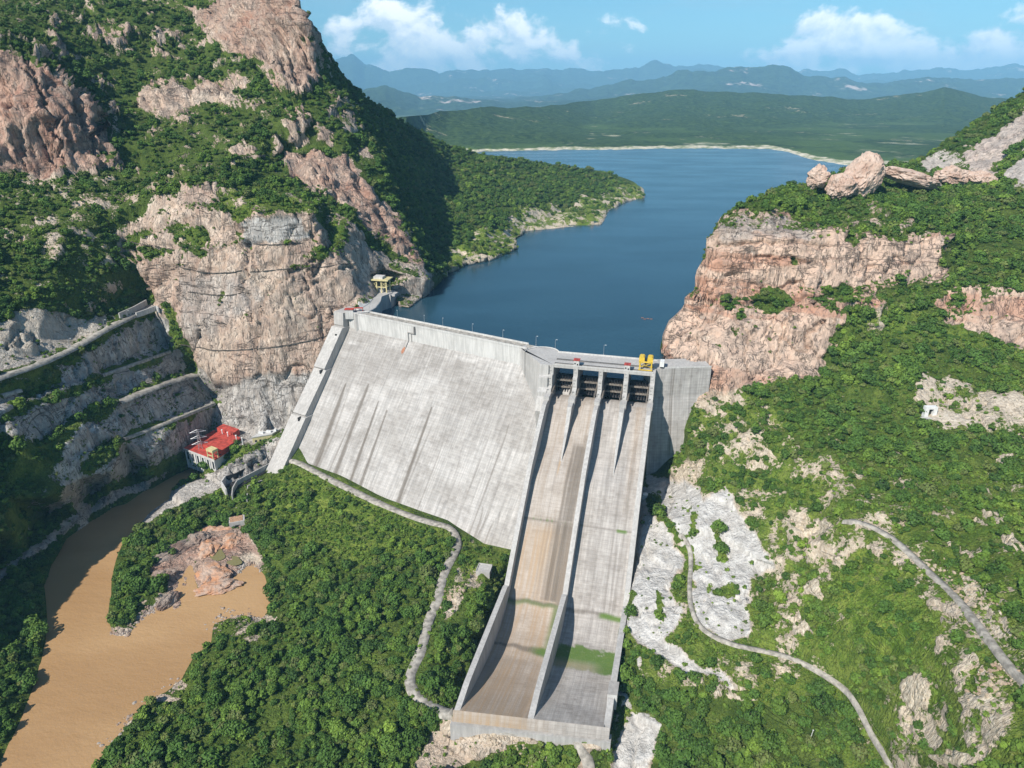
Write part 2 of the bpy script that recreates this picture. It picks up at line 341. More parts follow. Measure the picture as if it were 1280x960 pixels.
cx(*B4); cx(*[(u, v - 5, x - 8) for u, v, x in B4])
# lower left bank
cx((-150, 830, -345), (0, 665, -352), (60, 622, -346), (100, 600, -340), (60, 590, -350), (30, 560, -357), (80, 575, -345), (140, 592, -326), (185, 575, -318))
cz(-123, (228, 575), (179, 599), (131, 619), (98, 641), (66, 663), (33, 689), (0, 711), (-60, 760), (-100, 960))
cz(-122, (170, 590), (120, 612), (60, 645), (0, 690))
cz(-125, (232, 580), (183, 603), (134, 624), (101, 646), (70, 668), (36, 696), (2, 722), (-40, 800), (-60, 900), (-80, 1100))
cz(-135.4, (237, 587), (205, 602), (182, 613), (140, 634), (114, 651), (83, 673), (66, 705), (57, 732), (60, 780), (52, 835), (36, 880), (14, 930), (-10, 975), (-80, 1150))
cz(-130, (20, 800), (10, 860), (40, 780))
# river bed
cz(-141, (222, 599), (212, 605), (232, 592), (239, 588), (197, 614), (160, 650), (120, 680), (100, 760), (95, 850), (60, 940), (0, 1100), (170, 634), (260, 760), (300, 730), (200, 810), (190, 840), (318, 718), (240, 790))
# right bank of the river / gravel strip / island / rocks / inlet
cz(-135.4, (252, 592), (238, 601), (211, 622), (190, 636), (173, 655), (152, 676), (141, 708), (137, 745), (133, 772), (142, 797), (162, 797), (178, 772), (195, 757), (216, 740), (226, 722), (238, 706),
   (243, 722), (250, 745), (276, 742), (290, 725), (310, 708), (332, 722), (338, 755), (330, 774), (300, 768), (266, 780), (262, 806), (240, 824), (226, 850), (192, 874), (160, 905), (132, 935), (112, 968), (90, 1100),
   (215, 765), (205, 758), (222, 735))
cz(-131.5, (165, 700), (160, 745), (150, 775), (200, 720), (185, 745), (215, 690), (200, 660), (240, 640), (275, 632), (255, 690), (262, 720), (270, 700), (285, 690), (300, 690), (275, 664), (318, 694), (300, 665))
cz(-130, (345, 740), (345, 780), (300, 785), (270, 815), (250, 840), (240, 880), (170, 930), (150, 960), (140, 1100))
cz(-128, (260, 600), (256, 591), (238, 604), (218, 620), (282, 606), (336, 583), (352, 575), (310, 595))
# ramp in front of the powerhouse with its rock wall
cy((257, 586, 566), (283, 574, 573), (312, 560, 583), (345, 545, 596), (372, 530, 607), (283, 579, 566), (345, 551, 590), (312, 566, 576), (368, 538, 600))
cz(-124, (276, 566), (232, 573), (262, 548))
cz(-108, (330, 548), (300, 556))
# valley floor below the dam
cz(-117, (365, 576), (385, 580), (380, 592), (430, 603))
cz(-120, (470, 628), (520, 648), (560, 660), (360, 600), (575, 680), (530, 672))
cz(-124, (625, 690), (650, 690), (600, 690), (350, 640), (420, 650))
cz(-117, (605, 716), (600, 750), (595, 790), (572, 800), (570, 700), (560, 740))
cz(-121, (550, 770), (540, 820), (525, 860), (545, 885), (570, 896), (450, 760), (400, 720))
cz(-126, (380, 800), (450, 850), (500, 900), (350, 700), (320, 660), (330, 630))
cz(-129, (300, 880), (240, 930), (400, 930), (500, 960), (300, 1100), (500, 1120), (560, 930))
cz(-113, (568, 896), (610, 903), (660, 911), (740, 924)); cz(-120, (600, 930), (680, 940), (740, 945)); cz(-130, (600, 970), (680, 980), (720, 990), (640, 1100), (760, 1030))
# under the dam
cy((400, 540, 640), (450, 500, 640), (500, 450, 650), (600, 480, 620), (560, 600, 560), (650, 600, 520), (700, 560, 560), (700, 700, 470), (700, 800, 400), (740, 640, 500), (780, 560, 560), (640, 850, 350), (740, 850, 345), (610, 800, 375), (660, 760, 420), (755, 790, 375), (600, 860, 330), (680, 880, 325), (740, 890, 315),
   (700, 640, 520), (750, 740, 450), (800, 520, 560), (840, 500, 530), (846, 560, 515), (680, 470, 620), (760, 470, 600), (620, 650, 505), (560, 560, 600), (480, 560, 620))
cz(-60, (560, 400), (640, 410), (720, 430), (790, 440), (520, 392), (480, 386), (600, 380), (650, 350), (700, 330), (740, 310), (780, 300), (800, 275), (815, 290), (780, 360), (815, 400), (700, 390))
cz(-30, (822, 445), (820, 462), (850, 470))
# right side: promontory, cliff and slopes
SKY_R = [(826, 436, 573), (836, 405, 578), (850, 390, 582), (868, 366, 588), (880, 322, 596), (893, 284, 604), (903, 270, 625), (930, 252, 660), (970, 238, 700), (1010, 228, 760), (1060, 214, 830), (1130, 208, 900), (1150, 200, 940),
         (1200, 166, 980), (1240, 140, 1000), (1280, 114, 1010), (1340, 70, 1000), (1480, 0, 960)]
cy(*SKY_R)
cy((840, 446, 540), (862, 452, 526), (886, 455, 522), (850, 420, 558), (880, 400, 556), (900, 440, 528), (905, 330, 577), (905, 292, 588), (960, 300, 578), (960, 262, 610), (1020, 290, 585), (1030, 330, 566), (960, 380, 558), (900, 380, 566),
   (1100, 300, 574), (1175, 296, 576), (1180, 345, 560), (1100, 360, 550), (1030, 372, 552), (960, 395, 545), (1010, 385, 542), (1060, 400, 520), (980, 450, 520), (930, 485, 508), (890, 498, 510), (1040, 470, 508), (1060, 440, 512), (1120, 410, 520),
   (1180, 415, 515), (1250, 440, 500), (1280, 450, 492), (1180, 385, 530), (1240, 372, 530), (1280, 365, 530), (1480, 440, 440), (1480, 360, 480), (1200, 340, 570), (1280, 320, 580), (1210, 260, 660), (1100, 262, 650), (1030, 258, 680), (1000, 262, 640), (1150, 230, 780), (1280, 230, 700),
   (1230, 220, 800), (1280, 190, 820), (1480, 230, 640), (1230, 190, 880), (900, 520, 498), (870, 500, 508), (860, 540, 500), (845, 575, 492), (832, 600, 480))
cy((830, 620, 462), (812, 620, 460), (804, 650, 430), (799, 690, 399), (791, 740, 366), (782, 800, 334), (773, 860, 304), (766, 905, 285), (780, 740, 386), (772, 800, 352), (761, 860, 324), (753, 905, 303), (770, 960, 262), (760, 1000, 252),
   (880, 600, 440), (900, 640, 410), (860, 700, 385), (870, 650, 405), (900, 700, 374), (870, 760, 340), (935, 700, 368), (880, 785, 326), (925, 795, 318), (960, 720, 360), (850, 800, 322), (900, 840, 300), (990, 820, 302),
   (860, 870, 290), (940, 870, 284), (850, 940, 266), (1000, 925, 258), (1050, 870, 276), (1100, 940, 240), (1140, 1000, 215), (1000, 1100, 205),
   (950, 600, 425), (950, 540, 455), (1000, 500, 475), (1050, 600, 385), (1060, 500, 480), (1062, 650, 338), (1110, 680, 318), (1160, 720, 288), (1210, 770, 250), (1280, 845, 205), (1340, 910, 178),
   (1072, 642, 345), (1150, 650, 332), (1120, 600, 385), (1150, 520, 440), (1180, 500, 455), (1280, 545, 400), (1280, 490, 440), (1240, 520, 420), (1280, 640, 318), (1280, 740, 250), (1200, 620, 355), (1480, 600, 310), (1480, 800, 190), (1200, 700, 300),
   (1150, 780, 262), (1100, 740, 294), (1050, 700, 330), (1000, 700, 350), (1000, 760, 325), (1060, 800, 285), (1200, 850, 222), (1280, 950, 172), (1200, 960, 190), (1300, 1100, 130), (1480, 1000, 130), (1480, 1130, 110))
# outer frame
cy((-200, 500, 420), (-200, 650, 350)); cz(-128, (-200, 900), (-220, 1150))

CPT += [(-680, v, y * .96) for u, v, y in CPT if u <= -190] + [(1980, v, y * .94) for u, v, y in CPT if u >= 1470] + [(-680, 1200, 150), (1980, 1200, 90), (1470, 1190, 105)]
U0, U1, VB = -180, 1470, 1120
CPA = np.array(CPT, float)
dv, de, df, _, _, _ = geometry.delaunay_2d_cdt([Vector((u, v)) for u, v, y in CPT], [], [], 0, 1e-4)
# map triangulation verts back to their depth
DV = np.array([tuple(p) for p in dv]); nn = ((DV[:, None, :] - CPA[None, :, :2]) ** 2).sum(-1).argmin(1); DY = CPA[nn, 2]
NC, NR, NSK = 660, 440, 6
ucol = np.concatenate([np.linspace(-640, U0, 70)[:-1], np.linspace(U0, U1, NC), np.linspace(U1, 1940, 60)[1:]]); NC = len(ucol)
top = [(u, v) for u, v, y in SKY_L] + [(809, 243), (810.5, 250), (813, 445)] + [(u, v) for u, v, y in SKY_R]
tv = np.interp(ucol, [p[0] for p in top], [p[1] for p in top])
tv = tv + .6 * np.array([noise.noise(Vector((u * .15, 3, 0))) * 3 for u in ucol]) * ((ucol < 800) | (ucol > 900))
tt = np.linspace(0, 1, NR) ** .96
UU = np.repeat(ucol[None, :], NR, 0); NUP = 220; qa = np.linspace(0, 1, NUP)[:, None]; qb = np.linspace(0, 1, NR - NUP + 1)[1:, None]
VV = np.concatenate([tv[None, :] + (482 - tv[None, :]) * qa, 482 + (VB - 482) * qb + 0 * tv[None, :]], 0)
W = np.full(UU.shape, np.nan)
for f in df:
    (x0, y0), (x1, y1), (x2, y2) = (DV[i] for i in f); w0, w1, w2 = (1 / DY[i] for i in f)
    det = (y1 - y2) * (x0 - x2) + (x2 - x1) * (y0 - y2)
    if abs(det) < 1e-9: continue
    c0 = max(0, np.searchsorted(ucol, min(x0, x1, x2)) - 1); c1 = min(NC, np.searchsorted(ucol, max(x0, x1, x2)) + 1)
    if c0 >= c1: continue
    u_, v_ = UU[:, c0:c1], VV[:, c0:c1]
    a = ((y1 - y2) * (u_ - x2) + (x2 - x1) * (v_ - y2)) / det; b = ((y2 - y0) * (u_ - x2) + (x0 - x2) * (v_ - y2)) / det; c = 1 - a - b
    ok = (a > -1e-6) & (b > -1e-6) & (c > -1e-6); W[:, c0:c1][ok] = (a * w0 + b * w1 + c * w2)[ok]
bad = np.isnan(W)
if bad.any():
    gi = np.argwhere(bad)
    for r_, c_ in gi:
        k = ((CPA[:, 0] - UU[r_, c_]) ** 2 + (CPA[:, 1] - VV[r_, c_]) ** 2).argmin(); W[r_, c_] = 1 / CPA[k, 2]
def blur(A, n=1):
    for _ in range(n):
        B = np.pad(A, 1, mode='edge'); A = (B[:-2, 1:-1] + B[2:, 1:-1] + B[1:-1, :-2] + B[1:-1, 2:] + 4 * B[1:-1, 1:-1]) / 8
    return A
# keep the water side edges crisp: blur only lightly
W = blur(W, 1)
RX = (UU - 640) / F; RB = -(VV - 480) / F
DIRY = CP + RB * SP_; DIRZ = -SP_ + RB * CP
YY = 1 / W
SHL = [(500, 384), (512, 386), (530, 372), (560, 342), (580, 332), (615, 325), (645, 312), (640, 302), (655, 290), (700, 286), (752, 281), (762, 266), (785, 252), (804, 247), (806, 100), (826, 100)]
shv = np.interp(ucol, [p[0] for p in SHL], [p[1] for p in SHL]); colm = ((ucol > 500) & (ucol < 826))[None, :]
bedmask = colm & (VV > shv[None, :] + 1.5) & (VV < 470)
YY = np.where(bedmask, np.maximum(YY, (-20 - CH) / DIRZ * DIRY), YY)
TTT = YY / DIRY
P0 = np.stack([RX * TTT, YY, CH + DIRZ * TTT], -1)

# ------------------------------------------------------------------ what covers the ground (masks over the photo's footprint of the surface)
VEG = np.ones(UU.shape) * .95; RED = np.zeros(UU.shape); WHT = np.zeros(UU.shape); PTH = np.zeros(UU.shape); GRS = np.zeros(UU.shape); GRY = np.zeros(UU.shape)
TREE = np.ones(UU.shape)
wob = fbm(P0, .03, 3) ; wob2 = fbm(P0 + 300, .03, 3)
wob3 = fbm(P0 + 70, .12, 3, .6); wob4 = fbm(P0 + 700, .12, 3, .6)
WK = np.where((UU < 420) & (VV > 540), .4, 1.0)
UW, VW = UU + (wob * 12 + wob3 * 9) * WK, VV + (wob2 * 10 + wob4 * 7) * WK
def put(poly, w=5, veg=None, red=None, wht=None, pth=None, grs=None, gry=None, tree=None, g=0):
    m = poly_soft(UW, VW, poly, w, g)
    for A, x in ((VEG, veg), (RED, red), (WHT, wht), (PTH, pth), (GRS, grs), (GRY, gry), (TREE, tree)):
        if x is not None: A += (x - A) * m
def spot(u, v, ru, rv, **k):
    put([(u + ru * math.cos(t), v + rv * math.sin(t)) for t in np.linspace(0, 2 * math.pi, 9)[:-1]], w=3, **k)
ROCK = dict(veg=0.05, tree=.03)
# left massif
put([(-200, -200), (480, -200), (480, 150), (240, 235), (-200, 235)], 5, veg=.8, tree=.75, red=.3)
put([(235, 12), (270, 5), (330, -30), (368, -10), (385, 40), (402, 96), (372, 128), (345, 110), (330, 80), (290, 62), (262, 42)], 3, **ROCK, red=.6)
put([(-200, 40), (0, 60), (50, 78), (100, 118), (150, 172), (178, 208), (130, 215), (60, 220), (-200, 225)], 3, **ROCK, red=.95)
put([(120, 140), (150, 172), (190, 200), (200, 215), (160, 210)], 3, veg=.8, tree=.6)
put([(168, 125), (200, 105), (230, 112), (262, 105), (300, 100), (318, 125), (310, 135), (250, 130), (195, 152), (172, 140)], 3, **ROCK, red=.3)
for s_ in [(205, 50, 18, 9), (130, 45, 26, 12), (150, 45, 14, 7), (195, 70, 12, 7), (60, 70, 22, 8), (70, 60, 12, 8), (95, 20, 10, 4), (45, 8, 8, 5), (130, 102, 14, 6), (140, 138, 16, 6), (372, 150, 16, 14), (372, 172, 8, 14),
           (310, 190, 14, 12), (300, 195, 9, 8), (430, 140, 22, 12), (445, 145, 14, 22), (410, 172, 12, 7), (470, 190, 10, 12), (455, 192, 8, 9), (345, 180, 7, 16), (235, 228, 8, 5), (188, 218, 22, 8), (210, 75, 16, 5), (275, 45, 22, 8), (330, 245, 16, 8), (190, 0, 14, 4), (120, 8, 14, 5)]:
    spot(*s_, **ROCK, red=.35)
put([(350, 203), (365, 196), (432, 190), (446, 208), (470, 250), (500, 275), (522, 312), (536, 362), (520, 350), (500, 320), (470, 300), (440, 262), (415, 240), (380, 236), (358, 222)], 3, **ROCK, red=.75)
put([(445, 300), (500, 330), (545, 345), (540, 375), (500, 390), (455, 392), (440, 330)], 3, **ROCK, red=.3, gry=.4)
put([(430, 100), (800, 200), (830, 250), (640, 280), (560, 345), (500, 260), (440, 140)], 4, veg=1, tree=1)
put([(560, 345), (600, 340), (660, 320), (700, 290), (770, 280), (830, 250), (808, 238), (770, 238), (762, 246), (730, 255), (738, 268), (690, 268), (640, 268), (636, 290), (610, 292), (580, 312), (566, 325)], 2, veg=.3, tree=.0, grs=1, pth=.9, g=6)
put([(655, 268), (720, 268), (700, 292), (650, 290)], 2, veg=.05, wht=.3); put([(568, 312), (592, 310), (600, 335), (572, 338)], 2, veg=.2, red=.3)
put([(-200, 225), (60, 222), (180, 218), (240, 235), (200, 245), (140, 292), (165, 335), (185, 378), (130, 405), (90, 430), (0, 455), (-200, 500)], 4, veg=.72, tree=.9, pth=.4)
for s_ in [(130, 245, 45, 12), (180, 232, 20, 8), (100, 265, 15, 20), (88, 285, 8, 16), (150, 285, 14, 12), (20, 300, 22, 9), (60, 318, 12, 8), (148, 360, 22, 10), (136, 370, 14, 12), (132, 312, 14, 10), (200, 262, 20, 10)]:
    spot(s_[0], s_[1], s_[2] * .8, s_[3] * .7, veg=.4, tree=.35, red=.3, pth=.2)
put([(-200, 440), (0, 400), (30, 385), (70, 388), (100, 395), (130, 390), (140, 402), (92, 428), (46, 450), (0, 462), (-200, 500)], 3, **ROCK, gry=.9)
# buttress
put([(140, 292), (200, 245), (240, 232), (272, 240), (330, 262), (405, 262), (440, 282), (470, 330), (470, 350), (446, 386), (420, 450), (395, 480), (372, 545), (300, 560), (283, 540), (268, 490), (232, 445), (195, 388), (165, 335)], 3, **ROCK, red=.33)
put([(228, 345), (300, 340), (330, 380), (290, 400), (240, 440), (222, 400)], 10, gry=.55); put([(268, 480), (420, 460), (400, 480), (375, 550), (280, 560)], 5, gry=.95, red=0)
put([(305, 272), (370, 270), (388, 295), (310, 308)], 1, gry=1, red=0)
put([(262, 244), (300, 232), (350, 240), (405, 255), (430, 290), (425, 305), (405, 285), (380, 262), (330, 262), (300, 275), (285, 262), (255, 262)], 3, veg=.75, tree=.55, grs=.6)
for s_ in [(240, 302, 26, 16), (190, 315, 14, 8), (395, 318, 18, 10), (420, 308, 9, 9), (375, 335, 14, 4), (255, 320, 10, 6), (165, 300, 12, 10), (225, 285, 12, 8), (420, 300, 10, 5), (180, 290, 10, 8), (280, 372, 3, 8), (225, 325, 8, 4)]:
    spot(*s_, veg=.8, tree=.8, grs=.3)
# left bank benches
put([(-200, 520), (0, 475), (92, 436), (186, 388), (205, 400), (225, 440), (268, 480), (285, 540), (240, 575), (190, 600), (120, 622), (0, 690), (-200, 860)], 3, veg=.25, tree=.12, gry=.95, red=.05)
def along(line, w, **k):
    m = smooth01(1.5 - seg_dist(UW, VW, line) / w)
    for n_, A in (('veg', VEG), ('red', RED), ('wht', WHT), ('pth', PTH), ('grs', GRS), ('gry', GRY), ('tree', TREE)):
        if n_ in k: A += (k[n_] - A) * m
for L_, w_ in [([(0, 478), (92, 441), (186, 390)], 4), ([(0, 495), (60, 470)], 8), ([(0, 524), (70, 494), (130, 468), (212, 438)], 5), ([(30, 570), (60, 556), (100, 532), (140, 507)], 8), ([(150, 500), (215, 470)], 6), ([(125, 565), (160, 548), (270, 503)], 4), ([(205, 385), (225, 430), (240, 460)], 8), ([(110, 585), (140, 560)], 8), ([(60, 560), (20, 600), (30, 660)], 16), ([(-40, 730), (0, 697), (60, 652), (110, 628), (170, 597), (230, 574)], 7), ([(0, 560), (30, 620), (60, 660)], 10)]:
    along(L_, w_, veg=.98, tree=1, grs=.5)
along([(60, 640), (90, 610), (105, 640), (100, 690)], 8, veg=.2, tree=.1, gry=.3)
put([(-100, 960), (-100, 820), (20, 740), (60, 712), (62, 780), (50, 840), (10, 935), (-20, 1000)], 3, veg=1, tree=1.0, gry=0)
along([(-20, 735), (2, 720), (36, 693), (70, 667), (101, 645), (134, 625), (183, 604)], 4.5, veg=0, tree=0, gry=.8, pth=0)
put([(-60, 585), (40, 585), (85, 615), (60, 650), (0, 690), (-60, 740)], 4, veg=.85, tree=1.0); put([(-60, 540), (30, 545), (50, 570), (20, 600), (-60, 600)], 4, veg=.85, tree=.9)
# valley
put([(240, 590), (365, 575), (560, 660), (640, 680), (640, 740), (600, 800), (565, 890), (560, 1130), (90, 1130), (130, 935), (230, 850), (262, 810), (345, 775), (330, 700), (300, 640), (260, 620)], 3, veg=1, tree=.95, grs=.25)
put([(350, 590), (385, 585), (560, 665), (560, 700), (520, 690), (470, 700), (400, 690), (330, 660), (330, 610)], 6, tree=.35, grs=1)
put([(570, 670), (640, 680), (630, 730), (600, 740), (575, 750), (585, 700)], 4, veg=.8, tree=.3, grs=.8); put([(572, 712), (600, 716), (570, 768), (556, 790), (560, 745)], 3, veg=.3, tree=.1, pth=.8)
put([(560, 895), (640, 905), (740, 922), (735, 1000), (650, 985), (640, 940), (560, 960), (520, 1000), (510, 960)], 4, veg=.2, tree=.05, red=.35, pth=.4)
put([(635, 925), (700, 918), (725, 940), (710, 1000), (640, 1000)], 3, veg=1, tree=.9, grs=.5)
put([(198, 620), (262, 590), (282, 606), (230, 640), (208, 650), (172, 660)], 2, veg=.1, tree=.02, wht=.35, gry=.7)
put([(245, 592), (372, 528), (372, 540), (262, 592)], 2, veg=.75, tree=.05, grs=.6); put([(262, 592), (370, 538), (352, 572), (336, 584), (282, 608)], 2, veg=.08, tree=.0, gry=.85)
put([(145, 790), (132, 770), (142, 700), (155, 672), (230, 630), (275, 615), (290, 632), (270, 640), (255, 655), (225, 680), (205, 700), (212, 725), (190, 745), (172, 765), (160, 795)], 2, veg=.9, tree=1)
put([(180, 712), (225, 682), (250, 662), (270, 655), (300, 660), (318, 680), (330, 705), (300, 712), (285, 745), (250, 748), (238, 712), (222, 770), (205, 770), (210, 730)], 2, veg=.05, tree=.02, red=.85)
for s_ in [(150, 790, 20, 8), (205, 750, 14, 8), (312, 700, 16, 8), (190, 872, 34, 6), (225, 855, 10, 8), (330, 775, 20, 5), (290, 770, 12, 6), (160, 905, 20, 5)]: spot(*s_, veg=.15, tree=.05, pth=.5, red=.2)
spot(300, 790, 30, 16, veg=.6, tree=.7)
# right bank
put([(893, 282), (903, 268), (960, 262), (1030, 288), (1100, 296), (1178, 294), (1182, 350), (1140, 362), (1280, 362), (1480, 350), (1480, 460), (1260, 446), (1180, 412), (1120, 404), (1050, 425), (1045, 465), (985, 482), (930, 490), (875, 505), (870, 460), (820, 450), (830, 400), (868, 368)], 3, **ROCK, red=.65)
put([(893, 282), (960, 270), (1020, 290), (1010, 302), (900, 306)], 3, red=.35, gry=.4)
put([(895, 250), (1000, 222), (1150, 200), (1280, 230), (1280, 345), (1185, 350), (1180, 296), (1060, 290), (1000, 262), (905, 268)], 4, veg=.95, tree=1)
for s_ in [(1050, 275, 14, 6), (1095, 275, 20, 6), (1130, 283, 16, 5), (955, 268, 20, 5), (1225, 255, 10, 6), (1090, 260, 8, 4)]: spot(*s_, **ROCK, red=.4)
for s_ in [(975, 375, 24, 16), (1030, 280, 16, 10), (960, 372, 12, 8), (1060, 300, 10, 8), (1050, 360, 20, 8), (930, 395, 8, 8), (1120, 375, 24, 14), (1150, 360, 30, 8), (1100, 400, 14, 6), (1170, 390, 14, 10), (1040, 385, 7, 7), (908, 385, 6, 5), (920, 420, 5, 6), (995, 330, 6, 4), (1140, 380, 26, 20)]:
    spot(*s_, veg=.95, tree=.9)
put([(1060, 395), (1150, 385), (1280, 440), (1480, 470), (1480, 1130), (760, 1130), (765, 900), (775, 850), (800, 700), (830, 600), (870, 505), (985, 484), (1045, 468)], 4, veg=.70, tree=.72, red=.1, pth=.7, grs=.6)
put([(1050, 410), (1280, 450), (1280, 490), (1160, 480), (1140, 510), (1280, 550), (1280, 600), (1100, 590), (1000, 560), (960, 500), (1020, 470)], 5, veg=.95, tree=.95, grs=.2)
put([(1150, 470), (1200, 475), (1280, 500), (1280, 545), (1230, 540), (1160, 525), (1145, 500)], 3, veg=.4, tree=.45, wht=.25, gry=.3)
put([(1150, 515), (1180, 512), (1225, 525), (1215, 538), (1180, 535)], 2, veg=0, tree=0, wht=.7)
put([(870, 495), (930, 488), (945, 505), (900, 515), (930, 530), (880, 520)], 3, veg=.2, tree=.15, pth=.5); spot(905, 560, 20, 6, veg=.3, tree=.2, pth=.7)
put([(1195, 205), (1212, 185), (1250, 160), (1280, 138), (1480, 60), (1480, 150), (1290, 175), (1262, 190), (1240, 212), (1215, 222)], 2, veg=0, tree=.02, wht=.4, red=.45); put([(1250, 222), (1272, 200), (1300, 190), (1480, 200), (1480, 260), (1280, 240)], 2, veg=0, tree=.02, wht=.6, red=.3); put([(1150, 205), (1175, 190), (1200, 195), (1190, 215), (1155, 222)], 2, veg=.15, tree=.1, wht=.5)
put([(556, 892), (600, 900), (755, 918), (752, 936), (640, 932), (560, 918)], 2, veg=0, tree=0, pth=.7, red=.3)
WR = dict(g=5, veg=0, tree=.04, wht=.95, pth=0, red=0)
put([(815, 600), (835, 605), (870, 612), (880, 625), (900, 612), (935, 655), (968, 708), (935, 722), (930, 745), (935, 775), (938, 795), (905, 798), (880, 782), (872, 755), (868, 700), (850, 668), (838, 640), (812, 625)], 2.5, **WR)
put([(800, 640), (822, 655), (845, 700), (842, 735), (850, 772), (830, 800), (870, 830), (925, 868), (900, 845), (855, 835), (800, 800), (783, 760), (795, 700)], 2.5, **WR)
put([(800, 880), (820, 885), (812, 940), (800, 1000), (760, 1000), (770, 960)], 3, **WR); put([(782, 820), (792, 830), (790, 870), (780, 880)], 2, **WR)
put([(795, 600), (820, 640), (832, 680), (812, 720), (795, 700)], 2, veg=.1, tree=.1, wht=.9); along([(848, 678), (862, 670), (868, 640)], 4, veg=.95, tree=.8); along([(858, 690), (858, 740), (868, 775)], 5, veg=.9, tree=.9); along([(893, 662), (895, 695)], 6, veg=.9, tree=.9); spot(903, 738, 14, 9, veg=.9, tree=.8); spot(885, 735, 6, 10, veg=.8, tree=.8); spot(827, 760, 7, 22, veg=.9, tree=.8); along([(815, 625), (840, 665)], 6, veg=.95, tree=.9)
put([(780, 720), (795, 740), (785, 800), (800, 850), (870, 860), (960, 880), (1020, 870), (1060, 940), (1060, 1130), (820, 1130), (820, 900), (790, 880), (775, 860)], 3, veg=1, tree=1, grs=.1)
SO = dict(g=2, veg=-.05, tree=.03, pth=1, wht=0)
for s_ in [(1085, 640, 20, 14), (1100, 640, 10, 10), (1148, 690, 24, 12), (1180, 690, 28, 10), (1200, 730, 22, 14), (1240, 750, 14, 20), (1255, 790, 12, 14), (1020, 660, 22, 8), (1005, 658, 10, 8), (1020, 740, 14, 8), (1095, 745, 5, 22), (1102, 722, 4, 16), (1145, 870, 16, 20), (1175, 905, 8, 10),
           (1250, 850, 26, 14), (1230, 875, 20, 8), (1060, 590, 5, 22), (1065, 570, 4, 14), (1118, 580, 3, 12), (930, 870, 18, 8), (985, 845, 16, 8), (1240, 650, 20, 8), (1200, 640, 30, 6), (1270, 680, 14, 10), (1160, 925, 10, 8), (1190, 950, 24, 10), (995, 770, 12, 8), (1010, 790, 10, 6), (940, 580, 12, 5),
           (860, 590, 16, 8), (1045, 545, 14, 5), (1260, 575, 12, 4), (1240, 610, 10, 4), (1110, 800, 8, 5), (1160, 780, 10, 5), (1225, 830, 8, 6), (1255, 905, 10, 12), (900, 870, 6, 5), (960, 560, 12, 5)]:
    spot(*s_, **SO)
put([(1070, 680), (1130, 720), (1180, 790), (1150, 840), (1100, 830), (1050, 760), (1060, 700)], 6, grs=1, tree=.35, veg=.95); put([(960, 580), (1050, 600), (1050, 660), (960, 680), (930, 620)], 6, grs=.8, tree=.55)
put([(1180, 800), (1280, 880), (1280, 960), (1200, 960), (1150, 880)], 6, grs=.8, tree=.5)
# natural break-up of the cover on the open hillsides
brk = fbm(P0, .05, 5, .65)
VEG = np.clip(VEG + brk * .8 * smooth01((VEG - .15) / .25) * smooth01((1.02 - VEG) / .15) + brk * .1, 0, 1)

KEEPP = [[(235, 12), (330, -30), (368, -10), (402, 96), (372, 128), (330, 80), (290, 62)], [(-200, 40), (0, 60), (100, 118), (150, 172), (60, 220), (-200, 225)], [(350, 203), (432, 190), (470, 250), (536, 362), (500, 320), (440, 262), (358, 222)],
  [(150, 330), (228, 330), (300, 310), (470, 330), (446, 386), (372, 545), (300, 560), (268, 490), (195, 388)], [(893, 290), (1020, 300), (1178, 296), (1182, 345), (1080, 350), (960, 365), (880, 372)], [(830, 445), (835, 400), (870, 378), (1040, 390), (1050, 425), (1045, 465), (930, 490), (875, 500)],
  [(1180, 395), (1280, 372), (1480, 360), (1480, 450), (1260, 440)], [(1200, 190), (1300, 130), (1480, 60), (1480, 240), (1300, 235), (1220, 220)], [(168, 125), (262, 105), (318, 125), (250, 130), (195, 150)]]
# slope turns steep ground to rock
def normals(P):
    du = np.gradient(P, axis=1); dv_ = np.gradient(P, axis=0); n = np.cross(dv_, du); n /= np.linalg.norm(n, axis=-1, keepdims=True) + 1e-9
    return np.where((n @ np.array([0, -.6, .8]))[..., None] < 0, -n, n)
Nn = normals(P0)
ROADS = {   # pixel centre line, width in metres
 'dam_toe_road': ([(352, 571), (372, 578), (400, 593), (440, 613), (480, 632), (520, 648), (548, 656), (563, 660), (571, 672), (570, 690), (560, 706), (552, 728), (548, 748), (538, 770), (532, 792), (526, 815), (518, 832), (512, 848), (516, 864), (530, 878), (548, 888), (575, 897)], 6.0),
 'lip_road': ([(575, 900), (620, 908), (680, 913), (712, 920), (728, 934), (735, 950), (738, 975)], 5.5),
 'crest_access_road': ([(-120, 513), (0, 471), (46, 455), (92, 434), (130, 412), (160, 397), (190, 382)], 7.0),
 'bench_road': ([(147, 503), (200, 481), (243, 468)], 8.0),
 'bench_track': ([(127, 469), (170, 454), (212, 439)], 3.0),
 'lower_bench_track': ([(153, 549), (219, 524), (268, 504)], 3.0),
 'side_track': ([(0, 494), (24, 487)], 5.0),
 'hill_road': ([(1056, 651), (1080, 655), (1112, 671), (1135, 690), (1162, 716), (1190, 742), (1215, 770), (1240, 802), (1262, 830), (1285, 855), (1330, 905)], 3.3),
 'slope_road': ([(851, 668), (862, 682), (864, 705), (862, 730), (864, 760), (876, 784), (895, 797), (925, 808), (960, 815), (1000, 826), (1035, 845), (1058, 862), (1075, 885), (1090, 915), (1108, 945), (1125, 975)], 2.7),
}
roadd = np.full(UU.shape, 1e9)
for ln, wd in ROADS.values(): roadd = np.minimum(roadd, seg_dist(UU, VV, ln))
roadm = roadd * np.linalg.norm(P0 - np.array([0, 0, CH]), axis=-1) / F
calm = smooth01((np.minimum(roadd * .6, roadm) - 3.5) / 7); TREE *= smooth01((roadm - 4.6) / 1.5)
TREE *= smooth01((seg_dist(UU, VV, [(283, 612), (335, 585)]) - 9) / 5) * smooth01((seg_dist(UU, VV, [(297, 650), (300, 655)]) - 7) / 4)
